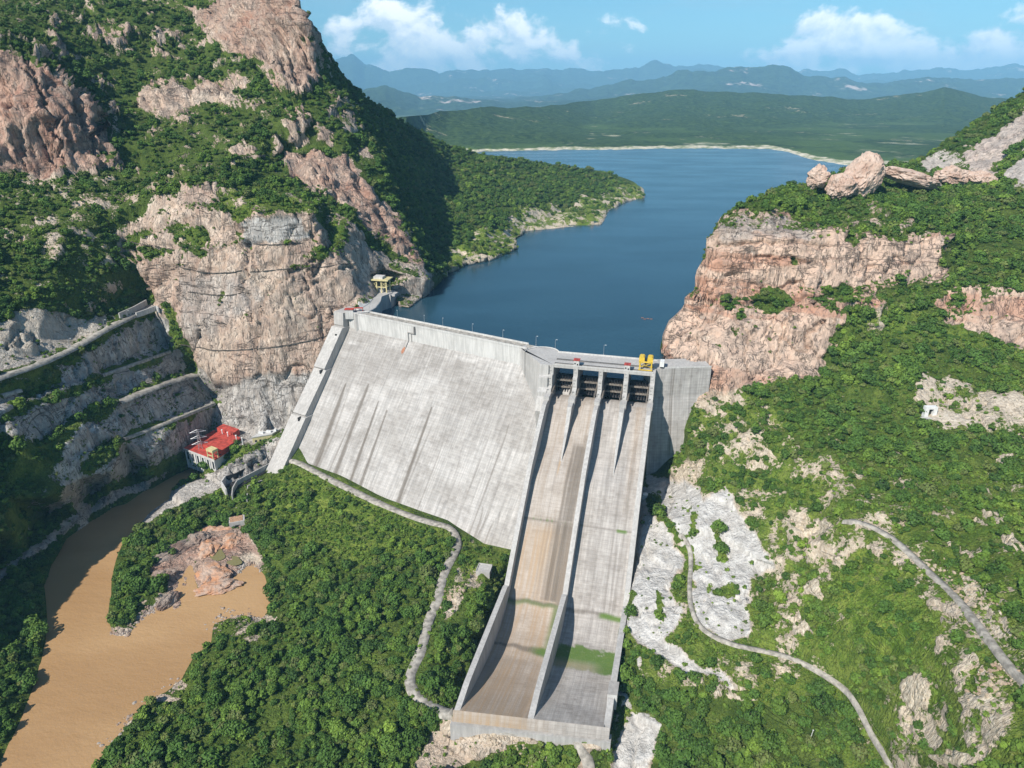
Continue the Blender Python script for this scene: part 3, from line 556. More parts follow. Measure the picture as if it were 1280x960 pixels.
LINE_DAM = [(438, 390), (362, 578), (560, 658), (620, 686), (650, 690), (600, 800), (565, 890), (755, 918), (800, 640), (830, 590), (850, 530), (884, 456)]
damd = np.where(in_poly(UU, VV, LINE_DAM), 0, seg_dist(UU, VV, LINE_DAM)); calm *= smooth01((damd - 2) / 14); TREE *= smooth01((damd - 6) / 3)
calm = np.minimum(calm, smooth01((seg_dist(UU, VV, [(225, 580), (330, 552), (372, 530)]) - 4) / 10 + .15))
calm *= smooth01((np.hypot(UU - 505, VV - 372) - 30) / 30) * .85 + .15
rk = 1 - smooth01((VEG - .35) / .4)
river_near = (P0[..., 2] < -126) & (P0[..., 1] < 640)
wet = (P0[..., 2] < ZS['lake'] + .3) & (VV < 470) & (UU > 490) & (UU < 830)
amp = np.where(wet, 0.0, 1.0) * calm * np.where(river_near, .12, 1) * np.minimum(1, (P0[..., 1] / 500))
edge = np.minimum(1, np.arange(NR)[:, None] / 6) * np.ones((1, NC)); ampE = amp * (.25 + .75 * edge)
WP = P0 + np.stack([fbm(P0 + 11, 1 / 60., 3), fbm(P0 + 22, 1 / 60., 3), fbm(P0 + 33, 1 / 60., 3)], -1) * 16
rid = fbm(WP, 1 / 48., 5, .55, True, (1, 1, .55)) - .1; big = fbm(P0 + 90, 1 / 90., 3, .5); cliffs = fbm(WP + 40, 1 / 22., 5, .6, True, (1, 1, .28)); jnt = np.abs(fbm(WP + 140, 1 / 30., 3, .5, False, (1, 1, .3))); jnt = -smooth01(1 - jnt / .06); lum = fbm(P0 + 9, 1 / 30., 4, .5)
red_ = np.clip(RED, 0, 1); hi_ = smooth01((250 - VV) / 40) * (UU < 420); cut = np.clip(GRY + WHT, 0, 1)
disp = ampE * (rk * ((rid * (7.5 + 6 * hi_) + cliffs * (3.0 + 4.5 * np.clip(red_ - .3, 0, 1) + 5 * hi_)) * (1 - .62 * cut) + jnt * 4.5) - calm * WHT * (UU < 1100) * 3.6 * ((P0[..., 2] / 9.0 + .35 * lum) % 1.0) * smooth01(((P0[..., 2] / 9.0 + .35 * lum) % 1.0) * 4) + (1 - rk) * (lum * 2.5 + big * 3))
FISS = [([(310, 300), (312, 330), (306, 360), (318, 385), (314, 402)], 5), ([(392, 325), (350, 352), (325, 385), (316, 405)], 4.5), ([(228, 330), (226, 370), (214, 412)], 3.5), ([(255, 345), (250, 400), (262, 450)], 2.5), ([(430, 335), (385, 362), (365, 372)], 3),
  ([(30, 68), (48, 120), (70, 170), (84, 215)], 7), ([(80, 108), (104, 160), (134, 212)], 6), ([(0, 100), (20, 150), (30, 215)], 5), ([(300, 5), (318, 40), (338, 82)], 7), ([(345, -10), (356, 50), (374, 112)], 8), ([(268, 15), (290, 40), (330, 100)], 6), ([(330, -20), (338, 30), (356, 100)], 6), ([(362, -10), (374, 40), (388, 100)], 7),
  ([(893, 308), (960, 304), (1030, 310)], 4), ([(868, 380), (930, 382), (1000, 374), (1080, 368)], 5), ([(884, 325), (960, 322), (1020, 330)], 2.5), ([(1030, 400), (1012, 420), (1005, 440)], 5), ([(1075, 305), (1070, 345)], 3), ([(1130, 305), (1124, 350)], 3), ([(960, 320), (955, 365)], 2.5), ([(990, 395), (975, 425), (970, 450)], 4),
  ([(395, 200), (408, 235), (450, 290)], 5), ([(432, 196), (450, 240), (490, 300)], 5), ([(200, 105), (205, 140)], 5), ([(240, 112), (236, 142)], 5), ([(275, 103), (280, 128)], 5), ([(1238, 385), (1245, 420)], 4), ([(1200, 380), (1196, 415)], 3), ([(1030, 330), (1024, 362)], 3)]
for ln, dp in FISS:
    d_ = seg_dist(UU + wob3 * 10, VV + wob4 * 6, ln); disp = disp - dp * .9 * smooth01(1 - d_ / 3.2) + dp * .35 * smooth01(1 - np.abs(d_ - 6) / 5)
P1 = P0 + Nn * disp[..., None]
N1 = normals(P1); flat = np.clip(N1[..., 2], 0, 1); cav = smooth01((-.12 - np.minimum(rid, cliffs)) / .3)
KEEP = np.zeros(UU.shape)
for pl in KEEPP: KEEP = np.maximum(KEEP, poly_soft(UW, VW, pl, 4))
grow = rk * (1 - .85 * KEEP) * (1 - cut * .85) * np.clip(smooth01((flat - .60) / .14) * (.7 + brk) + .5 * cav * smooth01((flat - .2) / .3) * (.6 + brk), 0, 1) * smooth01((P0[..., 2] + 118) / 8)
VEG = np.clip(np.maximum(VEG, grow), 0, 1); TREE = np.clip(np.maximum(TREE, grow * .75 * calm), 0, 1)
# plant-free ledge lines on the big buttress and the big right cliff
# skirt behind the skyline so the hills have a far side
away = np.stack([RX[0] , np.full(NC, 1.0), np.zeros(NC)], -1); away /= np.linalg.norm(away, axis=1, keepdims=True)
sk = []
for k in range(NSK, 0, -1):
    q = k / NSK; s_ = P1[0] + away * (q * .35 * P1[0][:, 1:2]) ; s_[:, 2] = P1[0][:, 2] - (q ** 1.3) * (P1[0][:, 2] + 70); sk.append(s_)
P2 = np.concatenate([np.array(sk), P1], 0)
def padk(A): return np.concatenate([np.repeat(A[:1], NSK, 0), A], 0)
cover = np.stack([padk(VEG), padk(RED), padk(WHT)], -1); cover2 = np.stack([padk(PTH), padk(GRS), padk(GRY)], -1)
hill = struct(grid_mesh('hillside', P2, M_TERR, attrs={'cover': np.clip(cover, 0, 1), 'cover2': np.clip(cover2, 0, 1)}))

def on_ground(u, v, lift=0.0):
    """surface point of the hillside under photo footprint (u, v)"""
    c = np.interp(u, ucol, np.arange(NC)); c0 = int(min(NC - 2, c)); fc = c - c0
    out = 0
    for cc, wc in ((c0, 1 - fc), (c0 + 1, fc)):
        r = float(np.interp(v, VV[:, cc], np.arange(NR))); r0 = int(min(NR - 2, r)); fr = r - r0
        out = out + wc * ((1 - fr) * P1[r0, cc] + fr * P1[r0 + 1, cc])
    out = np.array(out); out[2] += lift; return out

def resample(line, step):
    L = [np.array(p, float) for p in line]; out = [L[0]]
    for k in range(len(L) - 1):
        p0, p1, p2, p3 = L[max(0, k - 1)], L[k], L[k + 1], L[min(len(L) - 1, k + 2)]
        n = max(2, int(np.linalg.norm(p2 - p1) / step))
        for i in range(1, n + 1):
            t = i / n; out.append(.5 * ((2 * p1) + (p2 - p0) * t + (2 * p0 - 5 * p1 + 4 * p2 - p3) * t * t + (3 * p1 - p0 - 3 * p2 + p3) * t ** 3))
    return out
for nm, (ln, wd) in ROADS.items():
    pts = [on_ground(*p) for p in resample(ln, 4)]
    pts = np.array(pts); raw = pts.copy()
    for _ in range(4): pts[1:-1] = (pts[:-2] + 2 * pts[1:-1] + pts[2:]) / 4
    pts[:, 2] = np.maximum(pts[:, 2], raw[:, 2])
    tg = np.gradient(pts, axis=0); tg[:, 2] = 0; tg /= np.linalg.norm(tg, axis=1, keepdims=True); sd = np.stack([-tg[:, 1], tg[:, 0], 0 * tg[:, 0]], -1)
    wv = np.array([1 + .12 * noise.noise(Vector((k * .3, wd, 1))) for k in range(len(pts))])[:, None] * wd / 2
    rows = [pts - sd * wv * 1.25 + [0, 0, -1.6], pts - sd * wv + [0, 0, .7], pts + [0, 0, .85], pts + sd * wv + [0, 0, .7], pts + sd * wv * 1.25 + [0, 0, -1.6]]
    struct(grid_mesh(nm, np.array(rows), M_ROAD))

# ------------------------------------------------------------------ water, far country
def water(name, deep, shallow, rough, bscale, bstr):
    m, t, b = mat_new(name); pos = t.node('ShaderNodeTexCoord').outputs['Object']
    big = t.noise(t.mapv(pos, (1, 2.2, 1)), .006, 5, .6)
    t.l.new(t.mix(t.ramp(big, .35, .65), deep, shallow), b.inputs['Base Color']); b.inputs['Roughness'].default_value = rough
    h = t.math('ADD', t.noise(t.mapv(pos, (1, 1.7, 1), (0, 0, .5)), bscale, 4, .6), t.math('MULTIPLY', t.noise(pos, bscale * 5, 3, .6), .4))
    bp = t.node('ShaderNodeBump', ins={'Strength': bstr, 'Distance': .5, 'Height': h}); t.l.new(bp.outputs[0], b.inputs['Normal'])
    t.l.new(t.ramp(t.noise(t.mapv(pos, (1, 3, 1), (0, 0, .4)), .004, 5, .65), .35, .65, rough * .85, rough * 1.2), b.inputs['Roughness'])
    b.inputs['IOR'].default_value = 1.33
    return m
M_LAKE = water('lake_water', (.015, .048, .072), (.020, .060, .088), .2, .25, .25)
M_RIVER = water('muddy_water', (.36, .215, .10), (.44, .275, .135), .22, .13, .9)
M_POND = water('green_pond_water', (.17, .15, .065), (.20, .18, .08), .3, .3, .2)
def sheet(name, pts, z, mat):
    return struct(mesh_obj(name, [(x, y, z) for x, y in pts], [tuple(range(len(pts)))], mat))
lake_pts = [(-172, 672), (-139, 651), (19, 555), (34, 536), (108, 517), (170, 512), (700, 560), (5200, 900), (5200, 4200), (-2600, 4200), (-2600, 2700), (-500, 1100)]
sheet('lake', lake_pts, ZS['lake'], M_LAKE)
sheet('river', [(-700, 60), (-120, 60), (-95, 430), (-130, 520), (-205, 585), (-262, 640), (-420, 640), (-700, 500)], ZS['river'], M_RIVER)
def ground_mat():
    m, t, b = mat_new('plain_scrub'); pos = t.node('ShaderNodeTexCoord').outputs['Object']
    t.l.new(t.mix(t.noise(pos, .003, 6), (.03, .06, .02), (.09, .12, .04)), b.inputs['Base Color']); b.inputs['Roughness'].default_value = .95; return m
g = 90000
struct(mesh_obj('ground', [(-g, -2000, -170), (g, -2000, -170), (g, g, -170), (-g, g, -170)], [(0, 1, 2, 3)], ground_mat()))

def far_mat(name, green, dark, rock, scale, rockamt=.62, shore=False):
    m, t, b = mat_new(name); pos = t.node('ShaderNodeTexCoord').outputs['Object']
    n1_ = t.noise(pos, scale, 6, .6); n2_ = t.noise(pos, scale * 9, 5, .65); n3 = t.noise(pos, scale * .35, 4)
    c = t.mix(t.ramp(n2_, .35, .65), dark, green)
    c = t.mix(t.ramp(t.math('ADD', n1_, t.math('MULTIPLY', n2_, .35)), rockamt + .12, rockamt + .22), c, rock)
    if shore:
        z = t.node('ShaderNodeSeparateXYZ', ins={0: pos}).outputs[2]
        zz = t.math('ADD', t.math('ADD', z, 5.0), t.math('MULTIPLY', t.math('SUBTRACT', n1_, .5), 14))
        lite = t.mix(t.ramp(n2_, .35, .6), (.16, .20, .08), (.62, .56, .44))
        low = t.math('MULTIPLY', t.ramp(zz, -2, 8, 1, 0), t.ramp(n3, .48, .6)); c = t.mix(t.math('MULTIPLY', low, .6), c, (.085, .14, .04))
        c = t.mix(t.ramp(zz, -6.0, -3.5, 1, 0), c, lite)
    t.l.new(c, b.inputs['Base Color']); b.inputs['Roughness'].default_value = .95; b.inputs['Specular IOR Level'].default_value = .1
    bp = t.node('ShaderNodeBump', ins={'Strength': .9, 'Distance': 3 / (scale * 60), 'Height': n2_}); t.l.new(bp.outputs[0], b.inputs['Normal'])
    return m
def far_range(name, skyline, basef, ybase, ytop, mat, namp, nscale, nc=420, nr=60, jag=1.0, sink=-60, sink_up=0.0):
    us = np.linspace(skyline[0][0], skyline[-1][0], nc)
    tvv = np.interp(us, [p[0] for p in skyline], [p[1] for p in skyline])
    tvv += jag * np.array([noise.fractal(Vector((u * .03, ybase * .01, 0)), .9, 2.1, 5) * 4 for u in us])
    rows = []
    for k in range(nr):
        t = k / (nr - 1)
        row = []
        for i, u in enumerate(us):
            b0 = basef(u); v = b0[0] + (tvv[i] - b0[0]) * t; y = b0[1] + (ytop(u) - b0[1]) * t; row.append(PY(u, v, y))
        rows.append(row)
    P = np.array(rows); n = normals(P); T_ = np.linspace(0, 1, nr)[:, None]; P[..., 2] += sink_up * smooth01(T_ * 22); SUF = sink_up
    k = smooth01(T_ * 5) * (1 - .6 * T_ ** 6); P = P + n * ((fbm(P, nscale, 5, .55, True) - .25) * namp * k)[..., None]
    if sink_up: P[..., 2] = np.maximum(P[..., 2], -15.3 + 9 * smooth01(T_ * 26) + 5 * fbm(P, .004, 3) * smooth01(T_ * 20))
    back = []
    for q in (.04, .15, .4, 1):
        s_ = P[-1] + (P[-1] - np.array([0, 0, CH])) * [1, 1, 0] * q * .3; s_[:, 2] = P[-1][:, 2] - q * (P[-1][:, 2] - sink); back.append(s_)
    fr = P[0] - [0, 3, 12]
    return struct(grid_mesh(name, np.concatenate([[fr], P, back], 0), mat))
shore = [(300, 196), (540, 182), (560, 184), (590, 190), (630, 189), (700, 187.5), (760, 187.5), (820, 186), (900, 186), (960, 186.5), (985, 190), (1010, 199), (1050, 206), (1090, 208), (1140, 209), (1300, 212), (1500, 216)]
def shore_base(u):
    v = np.interp(u, [p[0] for p in shore], [p[1] for p in shore]) + 1.2 * noise.fractal(Vector((u * .06, 1, 5)), .8, 2, 4)
    return v, PZ(u, v, -15.3)[1]
FHS = [(300, 175), (430, 160), (500, 151), (560, 141), (620, 136), (680, 133), (740, 127), (800, 120), (860, 113), (930, 118), (1000, 120), (1060, 124), (1110, 122), (1150, 117), (1180, 111), (1205, 117), (1240, 124), (1300, 130), (1500, 128)]
def far_top(u):
    v = np.interp(u, [p[0] for p in FHS], [p[1] for p in FHS]); r = ray(640, v); d = -r[2] / r[1]; return float(np.clip(120 / max(d, 1e-3), 2900, 6200))
far_range('far_hills', FHS,
          shore_base, 2550, far_top, far_mat('far_green_hills', (.06, .10, .03), (.020, .042, .016), (.36, .31, .21), .004, .68, True), 24, 1 / 420., jag=.6, nr=150, sink_up=9.0)
M_MT = far_mat('range_rock_and_forest', (.05, .085, .035), (.022, .04, .022), (.52, .42, .36), .0011, .66)
far_range('near_mountain_range', [(380, 150), (480, 145), (560, 138), (640, 128), (700, 118), (760, 108), (810, 98), (870, 90), (920, 84), (965, 79), (1000, 90), (1040, 98), (1100, 103), (1160, 96), (1220, 99), (1300, 100), (1500, 95)],
          lambda u: (158, 11000), 11000, lambda u: 16000, M_MT, 260, 1 / 2600., jag=1.3)
far_range('distant_mountain_range', [(380, 100), (415, 78), (438, 69), (455, 80), (490, 86), (540, 84), (590, 88), (640, 84), (690, 88), (740, 88), (780, 84), (830, 79), (870, 79), (930, 84), (1000, 86), (1040, 85), (1100, 90), (1150, 86), (1200, 90), (1260, 84), (1500, 88)],
          lambda u: (135, 21000), 21000, lambda u: 30000, M_MT, 500, 1 / 4500., jag=1.5)
far_range('middle_mountain_range', [(380, 125), (420, 100), (450, 112), (480, 106), (520, 118), (560, 122), (620, 130), (700, 128), (760, 122), (820, 118), (900, 125), (1500, 125)],
          lambda u: (160, 9000), 9000, lambda u: 12500, M_MT, 180, 1 / 2200., jag=1.3)

# ------------------------------------------------------------------ the dam
LA = R(-31.09); LAX = np.array([math.cos(LA), math.sin(LA), 0]); LDN = np.array([math.sin(LA), -math.cos(LA), 0]); L0 = np.array([-138.8, 653.6, 0])
SA = R(-14.2); SAX = np.array([math.cos(SA), math.sin(SA), 0]); SDN = np.array([math.sin(SA), -math.cos(SA), 0]); S0 = np.array([29.1, 518.2, 0])
LP = lambda a, s, z: tuple(L0 + LAX * a + LDN * s + np.array([0, 0, z]))
def warp(a, s): return s - np.maximum(0, s - 120) / 126 * 9 * (a / 82)
SPT = lambda a, s, z: tuple(S0 + SAX * a + SDN * warp(a, s) + np.array([0, 0, z]))
SLOPE = 96 / 109.
def face_s(z): return 9 + (-16 - z) * SLOPE
def face_hit(u, v):
    """point of the photo ray on the sloping downstream face -> (a, z)"""
    r = ray(u, v); o = np.array([0, 0, CH]) - L0
    # s = 9 + (-16 - z)*SLOPE
    A = r @ LDN + r[2] * SLOPE; B = 9 - 16 * SLOPE - (o @ LDN) - o[2] * SLOPE; t = B / A; p = o + r * t
    return p @ LAX, p[2] 
dam = thing('concrete_dam', 'huge pale concrete gravity dam spanning the gorge with a gated spillway', 'dam', (0, 540, 0))
def dpart(o, parent=None):
    o.parent = parent or dam
    if parent is None: o.matrix_parent_inverse = dam.matrix_world.inverted(); o.matrix_parent_inverse.translation = (0, -540, 0)
    return o
AL0, AL1 = -16.0, 232.0
na, nz = 330, 190
aa = np.linspace(AL0, AL1, na); zz = np.linspace(-16, -150, nz); A_, Z_ = np.meshgrid(aa, zz)
Pf = L0 + A_[..., None] * LAX + (9 + (-16 - Z_) * SLOPE)[..., None] * LDN; Pf = Pf.copy(); Pf[..., 2] = Z_
dark = np.zeros(A_.shape); warm = np.zeros(A_.shape); green = np.zeros(A_.shape)
lines = [((432, 480), (398, 574), 3.2, .8), ((438, 484), (418, 540), 1.0, .4), ((461, 479), (420, 590), 2.6, .75), ((457, 488), (424, 560), 1.0, .5), ((473, 502), (437, 604), 1.7, .8), ((484, 512), (450, 608), 1.7, .75), ((540, 508), (496, 632), 2.1, .8), ((543, 523), (528, 560), .8, .45), ((636, 530), (633, 542), .7, .6), ((640, 470), (628, 500), .5, .4),
         ((604, 633), (600, 652), 1.1, .5), ((612, 640), (596, 672), .8, .55), ((620, 648), (612, 662), .7, .4), ((625, 640), (622, 656), .7, .4), ((592, 650), (588, 660), .6, .35), ((572, 490), (548, 570), .5, .35), ((600, 480), (570, 590), .5, .25), ((640, 560), (636, 570), 1.0, .25)]
for p, q, wd, st in lines:
    (a0, z0), (a1, z1) = face_hit(*p), face_hit(*q)
    t = np.clip((Z_ - z0) / (z1 - z0 + 1e-9), 0, 1); cx_ = a0 + (a1 - a0) * t; ww = wd * 1.3 * (.3 + .7 * np.sqrt(t)) * (1 + .25 * fbm(Pf * 1.0, .2, 2))
    m_ = smooth01(1.25 - np.abs(A_ - cx_) / ww) * (Z_ < z0) * np.where(t >= 1, 1, 1); dark = np.maximum(dark, np.minimum(1, m_ * st * 1.2))
wz = fbm(np.stack([A_, Z_ * 3.2, 0 * A_], -1), .022, 4, .6); upz = smooth01((Z_ + 75) / 40)
dark = np.maximum(dark, np.clip((.20 + .16 * upz) * smooth01((wz + .12 + .15 * upz) / .3) * (1 + .5 * fbm(np.stack([A_, Z_ * 6, 0 * A_], -1), .12, 3)), 0, .5))
wl = smooth01((-118 - Z_) / 30) * fbm(Pf, .05, 3); warm = np.clip(wl * .4, 0, .4)
face = grid_mesh('downstream_face', Pf, M_FACE, smooth=False, attrs={'stain': np.stack([dark, warm, green], -1)}, uv=np.stack([A_, -Z_ * 1.33], -1)); dpart(face)
# crest block: vertical upper band, road, parapets
mb = MB()
def lquad(pts): mb.add([LP(*p) for p in pts], [tuple(range(len(pts)))])
mb.box(AL0, 190, -1, 9, -60, -.6, LP)
dpart(mb.build('crest_block', M_WHITE))
mb = MB(); mb.box(-18, 178, -1.2, -.6, -.6, .9, LP); mb.box(-16, 182, 8.7, 9.3, -1.2, .6, LP); mb.box(-16, 182, 8.9, 9.2, -.6, .5, LP)
dpart(mb.build('parapet', M_WHITE))
mb = MB(); mb.box(-16, 184, -.55, 8.6, -.6, -.52, LP); dpart(mb.build('crest_road', M_ROAD))
# fill wedge between straight crest and the spillway block with rounded turning bay
mb = MB(); arc = [(LP(176, -1.2, 0)[:2])]
c0 = SPT(-10, -20, 0)
for k in range(11):
    t = math.pi * (.95 - k / 10 * .9); arc.append((c0[0] + 14 * math.cos(t), c0[1] + 3 + 12 * math.sin(t)))
arc += [SPT(4, -26, 0)[:2], SPT(4, 2, 0)[:2], SPT(-6, 3, 0)[:2], LP(176, 9.3, 0)[:2]]
mb.prism(arc, lambda x, y: (x, y, -60), lambda x, y: (x, y, -.45)); dpart(mb.build('turning_bay', M_CONC))
mb = MB(); 
for p, q in zip(arc[1:11], arc[2:12]): mb.bar((p[0], p[1], 0), (q[0], q[1], 0), .45)
dpart(mb.build('parapet', M_WHITE))
# stepped block where the straight face meets the spillway (left training pier)
mb = MB(); prof = [(3, 0), (3, -22), (9, -24), (12, -40), (20, -48), (26, -60), (26, -150), (-20, -150), (-20, -1)]
mb.prism([(s, z) for s, z in [(3.5, -.8), (4, -9), (7, -10), (7.3, -18), (11, -20.5), (11.3, -24), (14, -27), (18, -34), (8, -70), (-10, -60), (-10, -.8)]], lambda s, z: SPT(-7, s, z), lambda s, z: SPT(.3, s, z))
dpart(mb.build('training_pier', M_CONC))
# stepped contact slab along the left abutment
steps = [(-.6, 0, 7), (-21, 10, 9), (-62, 6, 8), (-150, 6, 8)]
zc = [0, -14, -48, -84, -150]; off = [9.0, 9.6, 8.6, 9.6]; wdt = [(-29, -17), (-30, -16.2), (-31, -15.2), (-32.5, -14)]
for k in range(4):
    mb = MB(); z0, z1 = zc[k], zc[k + 1]; o_ = off[k]; a0, a1 = wdt[k]
    f0 = 9 if z0 > -16 else face_s(z0); f1 = face_s(z1)
    prof = [(f0 + o_ - (3 if k == 0 else 0), z0), (f1 + o_, z1 + (2 if k < 3 else 0)), (f1 + o_ - 2, z1 - 1.5), (f1 - 14, z1 - 1.5), (f0 - 14, z0)]
    mb.prism(prof, lambda s, z: LP(a0 + (z0 - z) * .00, s, z), lambda s, z: LP(a1, s, z)); dpart(mb.build('abutment_slab', M_CONC))
    if 0 < k:
        mb = MB(); am = (a0 + a1) / 2 + 3; zt = z0 - (8 if k == 1 else 3); st_ = face_s(zt) + o_
        mb.box(am - 1, am + 1, st_ - 3, st_ + .4, zt - 1.5, zt + 3, LP); dpart(mb.build('gallery_door', M_DARK))
mb = MB(); mb.prism([(-13, -56), (-30, -56), (-36, -75), (-48, -118), (-20, -118)], lambda a, z: LP(a - 6, face_s(z) - 25, z), lambda a, z: LP(a - 6, face_s(z) - 8, z)); 
# toe gutter: dark line and low curb
pts = [on_ground(u, v, .6) for u, v in [(392, 584), (430, 602), (470, 622), (520, 645), (560, 655), (600, 672)]]
# --- spillway
ZFL = [(-26, -40), (-8, -29), (0, -27), (8, -28), (16, -31), (24, -35), (32, -40), (45, -48.5), (74, -68 + 6), (95, -77), (119, -96), (137, -110.5), (150, -117), (165, -120), (185, -120), (205, -117), (225, -112), (240, -107), (246, -105)]
ZFL[8] = (74, -61)
fs, fz = [p[0] for p in ZFL], [p[1] for p in ZFL]
def chute_floor(nm, a0, a1, kind):
    S_ = np.linspace(-26, 246, 300); Aq = np.linspace(a0, a1, 60); a_, s_ = np.meshgrid(Aq, S_)
    z_ = np.interp(s_, fs, fz); kk = np.ones(9) / 9; zs = np.interp(S_, fs, fz); zs[4:-4] = np.convolve(zs, kk, 'valid'); z_ = np.repeat(zs[:, None], 60, 1)
    P = S0 + a_[..., None] * SAX + warp(a_, s_)[..., None] * SDN; P[..., 2] = z_
    dark = np.zeros(a_.shape); warm = np.zeros(a_.shape); green = np.zeros(a_.shape)
    q = (a_ - a0) / (a1 - a0); nz_ = fbm(np.stack([a_ * 2.2, s_ * .02, 0 * a_], -1), .35, 4)
    wig = fbm(np.stack([a_, s_ * .3, 0 * a_], -1), .12, 3)
    if kind == 0:
        dark = .28 * smooth01((s_ - 188 + wig * 4) / 6) * smooth01((nz_ + .6) * 1.5); warm = .28 + .45 * smooth01((s_ - 95) / 12) + .38 * smooth01((s_ - 190) / 25) * (1 - .0 * q)
        for c_, w_, st, s0_, s1_ in [(.70, .025, .75, 38, 98), (.78, .03, .8, 38, 98), (.88, .07, .85, 38, 98), (.93, .05, .55, 30, 246 - 95), (.62, .03, .5, 92, 142), (.70, .045, .9, 92, 142), (.83, .06, .95, 92, 142), (.93, .04, .8, 92, 160), (.45, .015, .25, 45, 142), (.52, .02, .3, 92, 142)]:
            dark = np.maximum(dark, st * smooth01(1.4 - np.abs(q - c_ + wig * .012) / (w_ * 1.35)) * smooth01((s_ - s0_) / 8) * smooth01((s1_ - s_) / 2))
        green = np.maximum(green, .6 * smooth01((q - .80) / .1) * smooth01((s_ - 142) / 4) * smooth01((186 - s_) / 6))
        green = np.maximum(green, smooth01(1.3 - np.abs(s_ - 97.5) / .8) * smooth01((nz_ + .05) * 2) * .7); dark = np.maximum(dark, .7 * smooth01(1.3 - np.abs(s_ - 98) / .8))
        dark = np.maximum(dark, .9 * smooth01(1.3 - np.abs(s_ - 143.5 + wig * 1.5) / 1.6)); green = np.maximum(green, .5 * smooth01(1.2 - np.abs(s_ - 144.5 + wig * 3) / 2))
        dark = np.maximum(dark, .85 * smooth01(1.3 - np.abs(s_ - 178 - q * 3 + wig * 3) / (1.2 + 3.0 * q))); green = np.maximum(green, smooth01((q - .55) / .3) * smooth01(1.2 - np.abs(s_ - 180 + wig * 3) / (1 + 5 * q)))
        warm = np.maximum(warm, .95 * np.exp(-((s_ - 62) / 9) ** 2) * smooth01(1.3 - np.abs(q - .48) / .03) * (s_ > 52))
    else:
        warm = .05 + .45 * np.exp(-((q - .82) / .08) ** 2) * smooth01((110 - s_) / 80) * (s_ > 5)
        for c_, w_, st, s0_, s1_ in [(.66, .03, .35, 45, 142), (.84, .03, .4, 30, 142), (.40, .03, .2, 45, 142), (.75, .02, .3, 100, 165), (.52, .02, .15, 100, 142)]:
            dark = np.maximum(dark, st * smooth01(1.4 - np.abs(q - c_ + wig * .008) / w_) * smooth01((s_ - s0_) / 10) * smooth01((s1_ - s_) / 2))
        dark = np.maximum(dark, .5 * smooth01(1.3 - np.abs(s_ - 97.5) / .7)); green = np.maximum(green, smooth01(1.3 - np.abs(s_ - 98) / 1.0) * smooth01((q - .68) / .05) * smooth01((.92 - q) / .05))
        dark = np.maximum(dark, .7 * smooth01(1.3 - np.abs(s_ - 144 + wig * 2) / 1.6) * smooth01((.75 - q) / .1)); green = np.maximum(green, smooth01(1.3 - np.abs(s_ - 145 + wig * 2) / 2.0) * smooth01((q - .55) / .1))
        wg2 = fbm(np.stack([a_, s_, 0 * a_], -1), .3, 4, .65); g1 = smooth01((s_ - 169 + wig * 6 + wg2 * 5) / 3) * smooth01((191 + 4 * wig - s_ + 4 * q + wg2 * 4) / 4) * smooth01((wg2 + .75) * 2.5); green = np.maximum(green, g1)
        warm = np.maximum(warm, .8 * g1 * smooth01((s_ - 178) / 8) * (1 - smooth01((q - .6) / .3))); green = green * (1 - .6 * smooth01((s_ - 180) / 8) * (1 - smooth01((q - .55) / .3)) * g1)
    gry_ = fbm(np.stack([a_, s_ * .2, 0 * a_], -1), .08, 3); warm = np.clip(warm * (1 + gry_ * .7), 0, 1)
    o = grid_mesh(nm, P, M_CHUTE, smooth=False, attrs={'stain': np.stack([dark, warm, np.clip(green, 0, 1)], -1)}, uv=np.stack([a_ + kind * 3, s_ * 1.2], -1)); return dpart(o)
chute_floor('chute_floor', 3.5, 39.5, 0); chute_floor('chute_floor', 42.5, 79, 1)
WTOP = [(27, -23.5), (40, -30), (74, -50), (119, -86), (141, -104.5), (143.5, -104.5)]
BTOP = [(143.5, -103), (146, -102.7), (228, -102.7), (240, -104.8), (246, -105.5)]
def fbot(s): return float(np.interp(s, fs, fz)) - 4
def wall(nm, a0, a1, s_end=246, bucket=True, lower=0.0):
    mb = MB()
    up = [(-26, -.8), (2.0, -.8), (2.5, -8), (5.2, -9), (5.6, -17), (9.5, -19), (9.8, -22), (18, -23.2), (27, -23.6)] + [(s, z - lower) for s, z in WTOP[1:]]
    if not bucket: up = up
    else: up += [(s, z - lower * (1 if s < 228 else .3)) for s, z in BTOP]
    bot = [(s, fbot(s) - (0 if s > 0 else 20)) for s in np.linspace(up[-1][0], -26, 40)]
    mb.prism(up + bot, lambda s, z: SPT(a0, s, z), lambda s, z: SPT(a1, s, z))
    # caps of the shaft on the wall top
    mb.box(a0 - .5, a1 + .5, 10, 19, -23.5, -20.8, SPT)
    return dpart(mb.build(nm, M_CONC))
wall('spillway_wall', .4, 3.6); wall('spillway_wall', 39.4, 42.6); wall('spillway_wall', 78.6, 82, lower=2.5)
def pier(a0, a1, s_end):
    mb = MB(); ze = float(np.interp(s_end, fs, fz)) - .3
    up = [(-26, -.8), (2.0, -.8), (2.5, -8), (5.2, -9), (5.6, -17), (9.5, -19), (9.8, -22), (27, -23.6), (s_end * .6, -23.6 + (ze + 23.6) * .36), (s_end, ze)]
    am = (a0 + a1) / 2; bot = [(s, fbot(s) - (0 if s > 0 else 20)) for s in np.linspace(s_end, -26, 24)]
    def side(e):
        def T(s, z):
            k = np.clip((s - 27) / (s_end - 27), 0, 1); h = (a1 - a0) / 2 * (1 - .8 * k); return SPT(am + e * h, s, z)
        return T
    mb.prism(up + bot, side(-1), side(1)); mb.box(a0 - .8, a1 + .8, 10, 19, -25.5, -20.8, SPT)
    return dpart(mb.build('spillway_pier', M_CONC))
pier(19.8, 23.2, 58); pier(58.8, 62.2, 64)
